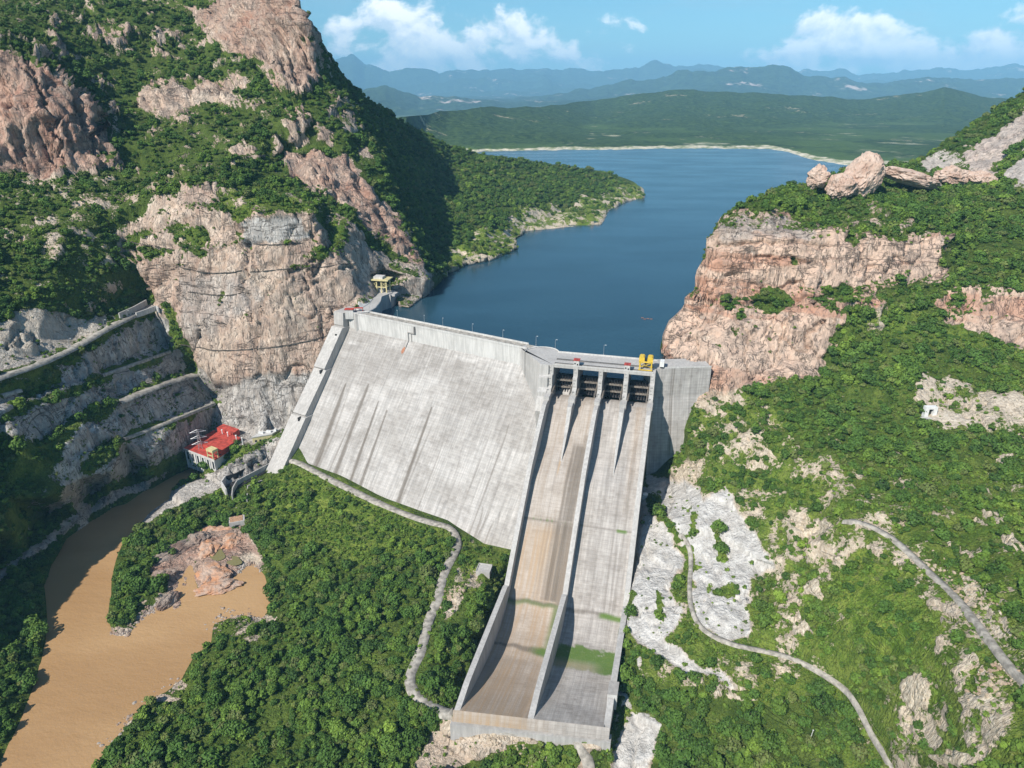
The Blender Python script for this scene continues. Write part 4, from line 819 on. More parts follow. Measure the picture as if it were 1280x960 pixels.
# ladder-like concrete steps on the noses of the piers
for a in (.4, 20.3, 39.9, 59.3, 79):
    mb = MB(); mb.box(a - .1, a + .05, 1.9, 2.42, -20, -2, SPT); mb.box(a - .1, a + .05, 2.42, 10.05, -20.5, -18.5, SPT)
    for k in range(7):
        z = -2.5 - 2.6 * k; s = 2.3 if z > -8 else (5.5 if z > -18 else 9.7); mb.box(a, a + 1.1 + (k % 2) * .8, s - .4, s + .35, z - .35, z, SPT)
    dpart(mb.build('step_ladder', M_CONCD))
# gates and lintels
bays = [(3.8, 19.8), (23.2, 39.2), (42.8, 58.8), (62.2, 78.6)]
for a0, a1 in bays:
    # radial gate: curved skin plate, arms and ribs
    n = 12; rows = []
    for k in range(n + 1):
        z = -13.2 - 14.6 * k / n; s = -9 + 2.6 * (1 - ((z + 18) / 9.5) ** 2) * -1; rows.append((s, z))
    mb = MB(); f = [(s, z) for s, z in rows] + [(s - .6, z) for s, z in rows[::-1]]
    mb.prism(f, lambda s, z: SPT(a0 + .1, s, z), lambda s, z: SPT(a1 - .1, s, z)); gate = dpart(mb.build('radial_gate', M_DARKGATE))
    mb = MB()
    for zb in (-16.2, -22): mb.box(a0 + .5, a1 - .5, -8.2, -6.6, zb - .6, zb + .6, SPT)
    b_ = mb.build('cross_beam', M_GATEBEAM, gate)
    mb = MB()
    for k in range(7):
        a = a0 + 1.5 + k * (a1 - a0 - 3) / 6; mb.box(a - .22, a + .22, -8.6, -7.2, -26.5, -13, SPT)
    mb.build('rib', M_DARKGATE, gate)
    for a in (a0 + 1.2, a1 - 1.2):
        mb = MB()
        for zb in (-16.2, -22): mb.bar(SPT(a, -7, zb), SPT(a, 12, -20), .55)
        mb.build('gate_arm', M_GATEBEAM, gate)
# decks: two carriageways with a slot between them
for nm, s0_, s1_ in (('bridge_deck', -.5, 1.8), ('bridge_deck', -26, -12), ('bridge_deck', -9.5, -3)):
    mb = MB(); mb.box(2, 82, s0_, s1_, -2.6 if s0_ > -5 else -2, -.4, SPT); dpart(mb.build(nm, M_CONC))
for a0, a1 in ((3.8, 19.8), (23.2, 39.2), (42.8, 58.8), (62.2, 78.6)):
    mb = MB(); mb.box(a0, a1, -12, -9.5, -2, -.9, SPT); mb.box(a0, a1, -3, -.5, -2, -1.0, SPT); dpart(mb.build('deck_slab', M_CONCD))
mb = MB()
for s in (-11.8, -9.7, -2.8): mb.box(4, 80, s - .15, s + .15, -.4, -.15, SPT)
dpart(mb.build('crane_rail', M_DARK))
mb = MB(); mb.box(2, 82, -26.4, -26, -.4, .8, SPT); mb.box(4, 80, 1.5, 1.9, -.4, .5, SPT); dpart(mb.build('parapet', M_WHITE))
# lip of the flip bucket
for a0, a1, mt in ((0, 41, 0), (41, 82, 1)):
    nn_, mm = 14, 60; A2, T2 = np.meshgrid(np.linspace(a0, a1, mm), np.linspace(0, 1, nn_)); S2 = 245.9 + 2.2 * T2; Z2 = -105.0 - 6.0 * T2
    P = S0 + A2[..., None] * SAX + warp(A2, S2)[..., None] * SDN; P[..., 2] = Z2; wm = (np.clip(.6 + .4 * T2 * 1.0, 0, 1) if mt == 0 else .05 + .3 * np.exp(-((A2 - 41) / 12) ** 2)) * np.ones(A2.shape)
    dpart(grid_mesh('bucket_lip', P, M_CHUTE, smooth=False, attrs={'stain': np.stack([.1 * T2, wm * (1 - smooth01((A2 - 34) / 8) * .6 if mt == 0 else 1), 0 * T2], -1)}, uv=np.stack([A2, S2 * 3], -1)))
mb = MB(); mb.prism([(2, -105.6), (80, -105.6), (80, -106), (2, -106)], lambda a, z: SPT(a, 240, z - 3), lambda a, z: SPT(a, 245.6, z)); dpart(mb.build('lip_core', M_CONC))
mb = MB(); mb.box(-1, 83, 243, 248.8, -124, -112.6, SPT); dpart(mb.build('lip_footing', M_CONC))
# right wing wall to the cliff
RW0, RW1 = np.array(SPT(82, -9, 0)), np.array([154., 510., 0])
rd = RW1 - RW0; rl = np.linalg.norm(rd); rd /= rl; rn = np.array([rd[1], -rd[0], 0])
RP = lambda a, s, z: tuple(RW0 + rd * a + rn * s + np.array([0, 0, z]))
nzr, nar = 90, 60; a_, z_ = np.meshgrid(np.linspace(-4, rl, nar), np.linspace(-.5, -112, nzr)); s_ = np.where(z_ > -24, 0, (-24 - z_) * .16)
P = RW0 + a_[..., None] * rd + s_[..., None] * rn; P[..., 2] = z_
dk = np.zeros(a_.shape)
for ac, w_, st in ((14.5, .35, .8), (13.0, .8, .5), (20, .4, .3), (28, .5, .35), (34, .3, .3)): dk = np.maximum(dk, st * smooth01(1.4 - np.abs(a_ - ac) / w_) * smooth01((z_ + 75) / 10))
dpart(grid_mesh('wing_wall', P, M_FACE, smooth=False, attrs={'stain': np.stack([dk, 0 * dk, 0 * dk], -1)}, uv=np.stack([a_ + 7, -z_ * 1.02], -1)))
mb = MB(); mb.box(-4, rl, -20, -.3, -40, -.45, RP); dpart(mb.build('wing_wall_crest', M_CONC))
mb = MB(); mb.box(6, rl, -.4, 0, -.5, .6, RP); dpart(mb.build('parapet', M_WHITE))
# pipe gallery on the crest band with its rust stain
mb = MB(); a0, z0 = face_hit(551, 412)
mb.box(64, 65.2, 9, 11, -7.5, -1, LP); mb.box(56.5, 65.2, 9, 10.2, -8.3, -7.5, LP); mb.bar(LP(57, 9.8, -7.5), LP(57, 10, -16), .35); mb.bar(LP(60.5, 9.8, -7.5), LP(60.5, 10, -16), .25)
mb.bar(LP(57, 10.4, -16), LP(57, face_s(-22) + .6, -22), .35); dpart(mb.build('access_ladder', M_CONCD))
mb = MB(); p_ = LP(56, face_s(-23) + .2, -23); mb.prism([(55, -21), (57, -21.5), (56.6, -25), (55.3, -26.5), (53.6, -25), (53.4, -23)], lambda a, z: LP(a, face_s(z) - .2, z), lambda a, z: LP(a, face_s(z) + .12, z)); dpart(mb.build('rust_stain_plate', M_ORANGE))  # thin added plate stands for the rust stain

# ------------------------------------------------------------------ small works on and around the dam
def px2m(P): return np.linalg.norm(np.array(P) - np.array([0, 0, CH])) / F      # metres per photo pixel there
def lamp_kind(h):
    t = thing('street_lamp', '', 'street lamp'); mb = MB(); mb.bar((0, 0, 0), (0, 0, h), .16, 6, .10); mb.box(-.3, .3, -.3, .3, 0, .5); mb.build('pole', M_STEEL, t)
    mb = MB(); mb.bar((0, 0, h - .1), (1.5, 0, h + .35), .09, 5); mb.build('arm', M_STEEL, t)
    mb = MB(); mb.box(1.2, 2.2, -.25, .25, h + .2, h + .5); mb.build('lamp_head', M_WPAINT, t); return t
def dup(root, loc, rotz, label, group=None):
    r = root.copy(); COL.objects.link(r); r.location = tuple(map(float, loc)); r.rotation_euler = (0, 0, rotz); r['label'] = label
    if group: r['group'] = group
    for ch in list(root.children):
        c = ch.copy(); COL.objects.link(c); c.parent = r
        for g_ in ch.children:
            d = g_.copy(); COL.objects.link(d); d.parent = c
    return r
LAMPS = [((448, 358), 'thin street lamp at the top of the curved road near the yellow intake frame', 2), ((442, 390), 'thin street lamp beside the red roofed hut at the left crest end', 0), ((462.5, 391), 'first crest lamp right of the curved road, against the shaded cove', 1),
 ((497, 398), 'crest lamp standing against the dark shaded cove water', 1), ((530.5, 404.5), 'crest lamp left of the small access ladder on the white band', 1), ((553.5, 408), 'crest lamp just above the small access ladder', 1), ((590.5, 415.5), 'crest lamp over the middle of the long straight crest', 1),
 ((628.5, 423.5), 'crest lamp second to the left of the turning bay', 1), ((670, 431.5), 'crest lamp right before the rounded turning bay', 1), ((694, 436), 'street lamp at the right edge of the rounded turning bay', 1), ((754.5, 443), 'lone street lamp midway along the bridge over the gates', 1)]
lk_ = lamp_kind(8.0)
for k, ((u, v), lb, side) in enumerate(LAMPS):
    p = PZ(u, v, -.4); o = lk_ if k == 0 else dup(lk_, p, 0, lb)
    o.location = tuple(p); o.rotation_euler = (0, 0, LA - 1.2 + .1 * k); o['label'] = lb; o['group'] = 'street lamps along the dam crest'
for (u, v), lb in [((131, 411), 'white street lamp on the left bank road beside the dark rock bay'), ((88, 435), 'white street lamp on the left bank road left of the dark rock bay'), ((160, 399), 'white street lamp on the left bank road below the roadside retaining wall')]:
    p = on_ground(u, v); dup(lk_, p, .4, lb, 'street lamps along the left bank road')
for (u, v), lb, h in [((7, 692), 'slender white pole on the left bank berm above the river wall', 9), ((1011, 928), 'white leaning pole in the wood at bottom right', 8)]:
    p = on_ground(u, v); mb = MB(); mb.bar((0, 0, -.5), (1.0, .3, h), .17, 6, .11); mb.box(.75, 1.25, .05, .55, h - .3, h + .1); o = mb.build('pole', M_WPAINT); o.location = tuple(p); tag(o, lb, 'pole')

# hoist houses on the bridge
def house(name, label, cat, T, x0, x1, y0, y1, z0, z1, wallm, roofm, over=.35, rt=.5, group=None, windows=(), loc=None):
    c = T((x0 + x1) / 2, (y0 + y1) / 2, z0); t = thing(name, label, cat, c, 0, group); L = lambda x, y, z: tuple(np.array(T(x, y, z)) - np.array(c))
    mb = MB(); mb.box(x0, x1, y0, y1, z0, z1, L); w_ = mb.build('wall', wallm, t)
    mb = MB(); mb.box(x0 - over, x1 + over, y0 - over, y1 + over, z1, z1 + rt, L); mb.build('roof', roofm, t)
    for (fx0, fx1, fz0, fz1, kind) in windows:
        mb = MB(); mb.box(fx0, fx1, y1 - .1, y1 + .06, fz0, fz1, L); mb.build(kind, M_GLASS if kind == 'window' else M_DARK, w_)
    return t
for a, lb in ((21.5, 'small white hoist cabin with red roof over the first spillway pier'), (60.5, 'small white hoist cabin with red roof left of the yellow gantry crane')):
    house('hoist_cabin', lb, 'cabin', SPT, a - 2, a + 2.2, -3.2, 1.2, -.4, 4.2, M_WHITE, M_RED, group='hoist cabins on the bridge', windows=((a + .6, a + 1.5, -.4, 1.8, 'door'), (a - 1.4, a - .4, 1.2, 2.4, 'window')))
# yellow gantry crane
c = SPT(74, -7, -.3); t = thing('gantry_crane', 'bright yellow gantry crane with two winch housings at the right end of the bridge', 'crane', c); L = lambda x, y, z: tuple(np.array(SPT(74 + x, -7 + y, z)) - np.array([c[0], c[1], 0]))
for x in (-5, 5):
    for y in (-4.5, 4.5):
        mb = MB(); mb.box(x - .5, x + .5, y - .5, y + .5, .6, 9, L); mb.build('leg', M_YELLOW, t)
mb = MB()
for y in (-4.5, 4.5): mb.box(-6, 6, y - .6, y + .6, 0, .7, L); mb.box(-6, 6, y - .5, y + .5, 8, 9.2, L); mb.bar(L(-5, y, 3), L(5, y, 8), .2); mb.bar(L(5, y, 3), L(-5, y, 8), .2)
for x in (-5, 5): mb.box(x - .5, x + .5, -4, 4, 8, 9, L); mb.box(x - .3, x + .3, -4, 4, 3, 3.5, L)
mb.build('frame', M_YELLOW, t)
for x0, x1 in ((-5.9, -1.2), (1.2, 5.9)):
    mb = MB(); mb.prism([(x0, 9.2), (x1, 9.2), (x1, 12.4), (x1 - .9, 13.4), (x0 + .9, 13.4), (x0, 12.4)], lambda x, z: L(x, -3.8, z), lambda x, z: L(x, 3.8, z)); mb.build('winch_housing', M_YELLOW, t)
mb = MB(); mb.box(-1.2, 1.2, -2.5, 2.5, 9.2, 10.4, L); mb.box(-.8, .8, -1, 1, 4, 9.2, L); mb.build('hoist_block', M_DARK, t); t.scale = (.88, .88, .78)
# small mobile crane / truck beside it
c = SPT(86, -14, -.4); t = thing('service_truck', 'grey and white service truck with box body parked behind the yellow crane', 'truck', c); L = lambda x, y, z: tuple(np.array(SPT(86 + x, -14 + y, z)) - np.array([c[0], c[1], -.4]))
mb = MB(); mb.box(-1.5, 1.5, -2, 4.5, 1.2, 5.2, L); mb.build('box_body', M_WPAINT, t); mb = MB(); mb.prism([(-4.6, 1), (-2.2, 1), (-2.2, 3.6), (-3.8, 3.6), (-4.6, 2.3)], lambda y, z: L(-1.4, y, z), lambda y, z: L(1.4, y, z)); cb = mb.build('cab', M_STEEL, t)
mb = MB(); mb.box(-1.1, 1.1, -4.5, -4.2, 2.2, 3.3, L); mb.build('windscreen', M_GLASS, cb); mb = MB(); mb.box(-1.2, 1.2, -4.6, 4.5, .7, 1.15, L); mb.build('chassis', M_DARK, t)
for x in (-1.35, 1.05):
    for y in (-3.3, 1.4, 3): mb = MB(); mb.bar(L(x, y, .55), L(x + .35, y, .55), .55, 14); mb.build('wheel', M_DARK, t)

# curved road to the intake, its retaining wall and the yellow intake frame
deck = [PZ(u, v, 0) for u, v in [(438, 389), (444, 392.5), (460, 391), (469, 386), (475, 378), (476.5, 371), (490, 366), (488, 360), (474, 357), (462, 355.5), (446, 357.5), (449, 370), (451, 381), (447, 384)]]
mb = MB(); mb.prism([(p[0], p[1]) for p in deck], lambda x, y: (x, y, -55), lambda x, y: (x, y, .15)); struct(mb.build('curved_road', M_CONC))
inn = [(445, 358.5), (456, 364), (465, 371), (465.5, 374.5), (462, 379), (455, 383.5), (450, 386)]; outr = [(444, 352), (445, 356), (447, 361), (448, 367), (449, 373), (449, 378), (449, 384)]
rows = []
for k in range(7):
    a = PZ(*inn[k], .2); b = PZ(*outr[k], .2); b = a + (b - a) * .9; b[2] = 9.0 - k * 1.1; rows.append([a + [0, 0, -.3], a + [0, 0, .4], b, b + [-1.5, 1, 0], b + [-1.5, 1, -14]])
o = grid_mesh('retaining_wall', np.array(rows), M_WHITE, smooth=False); tag(o, 'bright white curved retaining wall inside the bend of the crest road', 'retaining wall')
ring = [PZ(u, v, .15) for u, v in [(446, 391.8), (461, 390.2), (469.5, 385.3), (475.5, 377.5), (477, 371.5)]]
mb = MB()
for p, q in zip(ring[:-1], ring[1:]): mb.bar(p + [0, 0, .6], q + [0, 0, .6], .55)
o = mb.build('road_parapet', M_WHITE); tag(o, 'low white parapet on the lake side of the curved crest road', 'parapet')
c = PZ(475.5, 366, .15); c[1] += 6; t = thing('intake_frame', 'yellow open steel intake frame with pale roof at the head of the curved road', 'gantry', c, R(-12))
for x in (-8, -2.6, 2.6, 8):
    for y in (-5, 5): mb = MB(); mb.box(x - .55, x + .55, y - .55, y + .55, -1, 13); mb.build('column', M_CREAM, t)
mb = MB()
for z in (5.5, 12): 
    for y in (-5, 5): mb.box(-8.5, 8.5, y - .45, y + .45, z, z + .9)
    for x in (-8, 8): mb.box(x - .45, x + .45, -5, 5, z, z + .9)
for x0, x1 in ((-8, -2.6), (2.6, 8)): mb.bar((x0, -5, 6), (x1, -5, 12), .25); mb.bar((x1, -5, 6), (x0, -5, 12), .25)
mb.build('beam', M_CREAM, t)
mb = MB(); mb.box(-11, 11, -7.5, 7.5, 13, 14.2); r_ = mb.build('roof', M_CREAM, t); mb = MB(); mb.box(-6, 4, -4.5, 4.5, 14.2, 16.6); mb.build('roof_housing', M_WHITE, r_)
mb = MB(); mb.box(-4, 3, -2.5, 2.5, 0, 3.4); mb.box(-2, 1.6, -1.8, 1.8, 3.4, 5.2); mb.build('winch', M_WHITE, t)
mb = MB(); mb.box(-11, 13, -8, 8, -45, -.8); mb.box(11, 17, -6, 4, -3, -.9); mb.build('intake_platform', M_CONC, t)
p = PZ(437.5, 391, 0); TT = lambda x, y, z: (p[0] + x, p[1] + y, z)
house('guard_hut', 'small white hut with flat red roof at the left end of the crest', 'hut', TT, -4.5, 3.2, -1, 4, -6, 3.2, M_WHITE, M_RED, .6, .5, windows=((-3, -2, .5, 2, 'window'), (0, 1.2, .5, 2, 'window')))
mb = MB(); mb.box(-4, 4, -1.5, 1.5, 3.4, 3.8); 
for x in (-3.6, 3.6):
    for y in (-1.2, 1.2): mb.bar((x, y, 0), (x, y, 3.4), .15)
o = mb.build('red_canopy', M_RED); o.location = (p[0] + 8, p[1] + 4, 0.1); tag(o, 'flat red canopy on thin posts between the guard hut and the curved road', 'canopy')

# powerhouse group
ZR = -110.; A = PZ(231, 560, ZR); B = PZ(268, 574, ZR); Dp = PZ(268, 538, ZR); ex = B - A; W1 = np.linalg.norm(ex); ex /= W1; ey = (Dp - A); LEN = np.linalg.norm(ey); ey /= LEN; print('powerhouse', W1, LEN, ex @ ey)
PT = lambda x, y, z: tuple(A + ex * x + ey * y + np.array([0, 0, z - ZR]))
c = PT(W1 / 2, LEN / 2, -126); t = thing('powerhouse', 'white walled powerhouse with bright red flat roofs at the foot of the cliff', 'powerhouse', c); L = lambda x, y, z: tuple(np.array(PT(x, y, z)) - np.array(c))
XR = W1 + 14
mb = MB(); mb.box(0, W1, 0, LEN, -130, ZR - .8, L); wl_ = mb.build('wall', M_WHITE, t)
mb = MB(); mb.box(-1, W1 + 1, -1, LEN, ZR - .8, ZR, L); mb.build('roof', M_RED, t); mb = MB(); mb.box(-1.3, W1 + 1.3, -1.5, -1.02, ZR - 1.2, ZR + .3, L); mb.build('eaves', M_WHITE, t)
mb = MB(); mb.box(W1 * .35, W1 - .2, LEN * .22, LEN * .93, -128, ZR + 3.6, L); up = mb.build('upper_hall', M_RED, t); mb = MB(); mb.box(W1 * .33, W1 + .3, LEN * .21, LEN * .94, ZR + 3.62, ZR + 4.2, L); mb.build('roof', M_RED, up)
mb = MB(); mb.box(W1 * .2, W1 * .75, LEN * .92, LEN + 6, ZR, ZR + 6.5, L); mb.build('penthouse', M_RED, t)
for k in range(6):
    x = 3 + k * (W1 - 6) / 5; mb = MB(); mb.box(x - 1.1, x + 1.1, -.15, .1, -121, -113.5, L); mb.build('window', M_GLASS, wl_)
mb = MB()
for k in range(7): x = .6 + k * (W1 - 1.2) / 6; mb.box(x - .4, x + .4, -.7, -.02, -130, ZR - .9, L)
mb.build('pilasters', M_WPAINT, t)
c = PT(W1 - 3, 1.5, ZR); t = thing('loading_gantry', 'small yellow portal gantry standing on the front corner of the red powerhouse roof', 'gantry', c, math.atan2(ex[1], ex[0]))
for x in (-3.6, 3.6):
    for y in (-2.5, 2.5): mb = MB(); mb.box(x - .4, x + .4, y - .4, y + .4, 0, 7); mb.build('leg', M_CREAM, t)
mb = MB(); mb.box(-4.4, 4.4, -3, 3, 7, 9.4); mb.build('housing', M_CREAM, t); mb = MB(); mb.box(-4, 4, -2.9, -2.2, 3, 3.6); mb.box(-4, 4, 2.2, 2.9, 3, 3.6); mb.build('tie_beam', M_CREAM, t)
for k, (u, v) in enumerate([(278.5, 545), (285.5, 548), (296, 552), (303.5, 555)]):
    p = PZ(u, v, ZR + 2); mb = MB(); mb.bar((0, 0, -8), (0, 0, 6), .5, 6, .4); mb.box(-.6, .6, -.6, .6, 6, 6.8); o = mb.build('insulator_post', M_WPAINT); o.location = tuple(p)
    tag(o, 'short white insulator post behind the red powerhouse roof', 'post', 'insulator posts behind the powerhouse')
# lattice pylon
p = PZ(254, 577, -124); t = thing('lattice_pylon', 'grey steel lattice pylon in front of the red powerhouse roof', 'pylon', p, .4); Hh = 33.
mb = MB()
for sx, sy in ((-1, -1), (1, -1), (1, 1), (-1, 1)): mb.bar((sx * 2.6, sy * 2.6, 0), (sx * .5, sy * .5, Hh), .22, 4)
mb.build('tower_leg', M_STEEL, t); mb = MB()
for k in range(9):
    z0, z1 = k * Hh / 9, (k + 1) * Hh / 9; r0, r1 = 2.6 - 2.1 * z0 / Hh, 2.6 - 2.1 * z1 / Hh
    for (ax_, ay_), (bx_, by_) in (((-1, -1), (1, -1)), ((1, -1), (1, 1)), ((1, 1), (-1, 1)), ((-1, 1), (-1, -1))):
        mb.bar((ax_ * r0, ay_ * r0, z0), (bx_ * r1, by_ * r1, z1), .12, 3); mb.bar((bx_ * r0, by_ * r0, z0), (ax_ * r1, ay_ * r1, z1), .12, 3)
mb.build('bracing', M_STEEL, t)
for z in (19, 25, 31): mb = MB(); mb.bar((-7, 0, z), (7, 0, z), .22, 4); mb.bar((-7, 0, z), (0, 0, z + 2.4), .15, 4); mb.bar((7, 0, z), (0, 0, z + 2.4), .15, 4); mb.build('cross_arm', M_STEEL, t)
# control building beside the cliff
p = PZ(334, 549, -110); T2 = lambda x, y, z: (p[0] + x * .92 - y * .38, p[1] + x * .38 + y * .92 * -1, z)
t = house('control_building', 'small cream building with white roof plant at the cliff foot right of the powerhouse', 'building', T2, -9, 9, -6, 6, -118, -104, M_CREAM, M_WHITE, .5, .8, windows=tuple((-7 + 4 * k, -5 + 4 * k, -110, -107, 'window') for k in range(4)))
for k in range(5): mb = MB(); c0_ = t.location; q_ = np.array(T2(-7 + 3.5 * k, -2 + 2 * (k % 2), -103.2)) - np.array(c0_); mb.box(q_[0] - 1.1, q_[0] + 1.1, q_[1] - 1.1, q_[1] + 1.1, q_[2], q_[2] + 1.7); mb.build('roof_unit', M_WPAINT, t)
# white hut by the toe road
p = on_ground(355, 583); T3 = lambda x, y, z: (p[0] + x, p[1] + y * -1, p[2] + z)
house('valve_hut', 'tiny white flat roofed hut at the start of the toe road', 'hut', T3, -3, 3, -2, 2, -1, 3.6, M_WPAINT, M_WPAINT, .2, .3, windows=((-1, 0, 0, 2, 'door'),))
# concrete drain flume
def px_wall(name, line, h, th, mat, base=-128.2, topz=None):
    pts = [PZ(u, v, base) for u, v in line]; mb = MB()
    for p, q in zip(pts[:-1], pts[1:]):
        d = q - p; d[2] = 0; d /= np.linalg.norm(d); n = np.array([-d[1], d[0], 0]) * th / 2
        mb.add([p - n, q - n, q + n, p + n, p - n + [0, 0, h], q - n + [0, 0, h], q + n + [0, 0, h], p + n + [0, 0, h]], [(3, 2, 1, 0), (4, 5, 6, 7), (0, 1, 5, 4), (1, 2, 6, 5), (2, 3, 7, 6), (3, 0, 4, 7)])
    return mb.build(name, mat)
t = thing('drain_flume', 'long brown stained concrete drain flume below the rock wall of the ramp', 'flume', PZ(300, 610, -131))
def tp(o): o.parent = t; o.location = (-t.location.x, -t.location.y, -t.location.z); return o
tp(px_wall('side_wall', [(338, 586), (297, 608), (292, 617), (291, 626)], 6, .9, M_CONC)); tp(px_wall('side_wall', [(333, 580), (296, 600), (283, 604)], 7, .9, M_DARKGATE)); tp(px_wall('end_wall', [(283, 604), (278, 611), (284, 621)], 7.5, 1.2, M_WHITE))
tp(px_wall('outer_curb', [(328, 603), (310, 610), (309, 628)], 2.5, .8, M_CONC)); mb = MB(); q = [PZ(u, v, -126.8) for u, v in [(283, 606), (333, 582), (338, 587), (297, 610), (291, 622), (284, 621)]]
mb.add(q, [tuple(range(6))]); tp(mb.build('floor', M_DARKGATE))
# concrete block on the rocks
p = on_ground(297, 655); c, s_ = math.cos(.35), math.sin(.35); T4 = lambda x, y, z: (x * c - y * s_, x * s_ + y * c, z)
t = thing('concrete_box_culvert', 'low concrete block with earth filled top beside the orange rocks', 'culvert', p); mb = MB(); mb.box(-6, 6, -4.5, 4.5, -3, 5, T4); mb.build('block', M_CONC, t); mb = MB(); mb.box(-5.3, 4.6, -3.6, 4.2, 5, 5.25, T4); mb.build('fill', simple('earth_fill', (.42, .25, .15), .95, 0, .2, .8), t)
mb = MB(); mb.box(-2, 2, -4.7, -4.4, -2, 2, T4); mb.build('opening_shade', M_DARK, t)  # dark plate colours in the shade of a hollow that is not cut
# slab in the scrub beside the chute, booth on the right wall
p = on_ground(605, 714); T5 = lambda x, y, z: (x * .97 + y * .2, -x * .2 + y * .97, z)
t = thing('concrete_pad', 'square grey concrete pad in the scrub left of the chute wall', 'slab', p); mb = MB(); mb.box(-5, 5, -4.5, 4.5, -4, 1.6, T5); mb.build('slab', M_CONC, t); mb = MB(); mb.box(-5, 5, 4, 4.5, 1.6, 2.2, T5); mb.box(-5, -4.5, -4.5, 4, 1.6, 2.2, T5); mb.build('curb', M_CONC, t)
house('gauge_booth', 'small open topped concrete booth on the right chute wall near the lip', 'booth', SPT, 78.2, 83.4, 216, 226, -112, -101.5, M_WHITE, M_CONCD, .1, .25)
p = on_ground(806, 622); mb = MB(); mb.bar((0, 0, -1), (0, 0, 3.4), 2.2, 16); mb.bar((0, 0, 3.4), (0, 0, 4.2), 2.2, 16, .4); mb.bar((2, 0, 1.2), (-4, -2.5, 1.0), .3, 8); o = mb.build('water_tank', M_WPAINT); o.location = tuple(p); tag(o, 'small round white tank right beside the outer chute wall', 'tank')
p = on_ground(1161, 520); t = thing('rock_portal', 'small white concrete portal with its shadow as a dark plate on the pale rock of the right slope', 'portal', p); mb = MB(); mb.box(-4, -1.6, -2, 1.5, -3, 5); mb.box(1.6, 4, -2, 1.5, -3, 5); mb.box(-4, 4, -2, 1.5, 5, 6.6); mb.build('portal_frame', M_WPAINT, t); mb = MB(); mb.box(-1.6, 1.6, .5, 1, -3, 5); mb.build('opening_shade', M_DARK, t)  # dark plate between the jambs paints in the shadow of the angular concrete
mb = MB(); mb.box(-7, 2, -5, -2.2, -3, -.4); mb.build('apron', M_WHITE, t)
# floats on the lake
for k, (u, v) in enumerate([(803, 397.5), (806, 399), (810, 398.5), (814, 399)]):
    p = PZ(u, v, -15); mb = MB(); mb.bar((-1.4, 0, .2), (1.4, .4, .2), .5, 8); mb.bar((-2.2, -.2, .3), (-1.4, 0, .3), .2, 8, .8); mb.bar((1.4, .4, .3), (2.2, .6, .3), .8, 8, .2); o = mb.build('buoy', M_ORANGE); o.location = tuple(p); o.scale = (.6, .6, .6); tag(o, 'small orange float of the short row on the lake behind the yellow crane', 'buoy', 'orange floats on the lake')
# roadside walls of the left bank
o = px_wall('roadside_wall', [(150, 399), (168, 391), (184, 382)], 6, 1.2, M_CONC, -1); tag(o, 'grey roadside retaining wall where the upper left road meets the cliff', 'wall')
o = px_wall('portal_wall', [(171, 397), (180, 394), (196, 388), (199, 391)], 5, 1.2, M_WHITE, -4); tag(o, 'short white walled landing at the end of the upper left road', 'wall')
gl = [on_ground(*q, -.2) for q in resample([(-60, 494), (0, 474), (46, 458), (92, 437), (130, 415), (150, 405)], 9)]; mb = MB()
for a, b in zip(gl[:-1], gl[1:]): mb.bar(a + np.array([0, 0, .9]), b + np.array([0, 0, .9]), .35)
o = mb.build('guard_rail', M_WPAINT); tag(o, 'long pale guard rail along the outer edge of the upper left road', 'guard rail')

M_LEDGE = simple('ledge_shadow_rock', (.10, .085, .07), .95, 0, .3, .3)
# rock ledges cut across the buttress ; the dark colour paints in their shadows
for line in [[(152, 300), (180, 306), (215, 312), (222, 318)], [(222, 333), (260, 341), (300, 341), (308, 336)], [(238, 365), (262, 368), (290, 369), (304, 366)], [(226, 430), (245, 433), (275, 437), (310, 436), (345, 433), (385, 426), (412, 418)], [(305, 303), (340, 306), (375, 303)], [(315, 341), (350, 337), (395, 334), (440, 330)], [(270, 402), (286, 404)]]:
    pts = np.array([on_ground(*q) for q in resample(line, 3)]); w_ = np.array([0, -1, 0.]) ; n = len(pts); jit = np.array([[0, 0, .7 * noise.noise(Vector((k * .5, line[0][0], 0)))] for k in range(n)])
    pts = pts + jit; rows = [pts + [0, 2.0, .3], pts + [0, -1.0, .2], pts + [0, -1.1, -.4], pts + [0, 2.0, -.6]]
    struct(grid_mesh('rock_ledge', np.array(rows), M_LEDGE, smooth=False))

# ------------------------------------------------------------------ boulders and outcrops
def rock_mat(name, a, b_, stain=.5):
    m, t, b = mat_new(name); pos = t.node('ShaderNodeNewGeometry').outputs['Position']
    n1_ = t.noise(pos, .09, 6, .62); n2_ = t.noise(t.mapv(pos, (.35, .35, .06)), 1, 6, .6); n3 = t.noise(pos, .7, 5, .65)
    c = t.mix(t.ramp(n1_, .35, .65), a, b_); c = t.mix(t.ramp(n2_, .52, .72, 0, stain), c, (.13, .11, .095)); c = t.mix(t.ramp(n3, .5, .78, 0, .4), c, tuple(x * .5 for x in a))
    t.l.new(c, b.inputs['Base Color']); b.inputs['Roughness'].default_value = .92
    bp = t.node('ShaderNodeBump', ins={'Strength': .8, 'Distance': .8, 'Height': t.math('ADD', n3, n2_)}); t.l.new(bp.outputs[0], b.inputs['Normal']); return m
M_RPINK = rock_mat('pink_granite', (.56, .43, .35), (.44, .30, .23), .6); M_RORANGE = rock_mat('orange_wet_rock', (.50, .24, .12), (.44, .33, .26)); M_RBROWN = rock_mat('brown_wet_rock', (.20, .13, .10), (.34, .27, .22), .7)
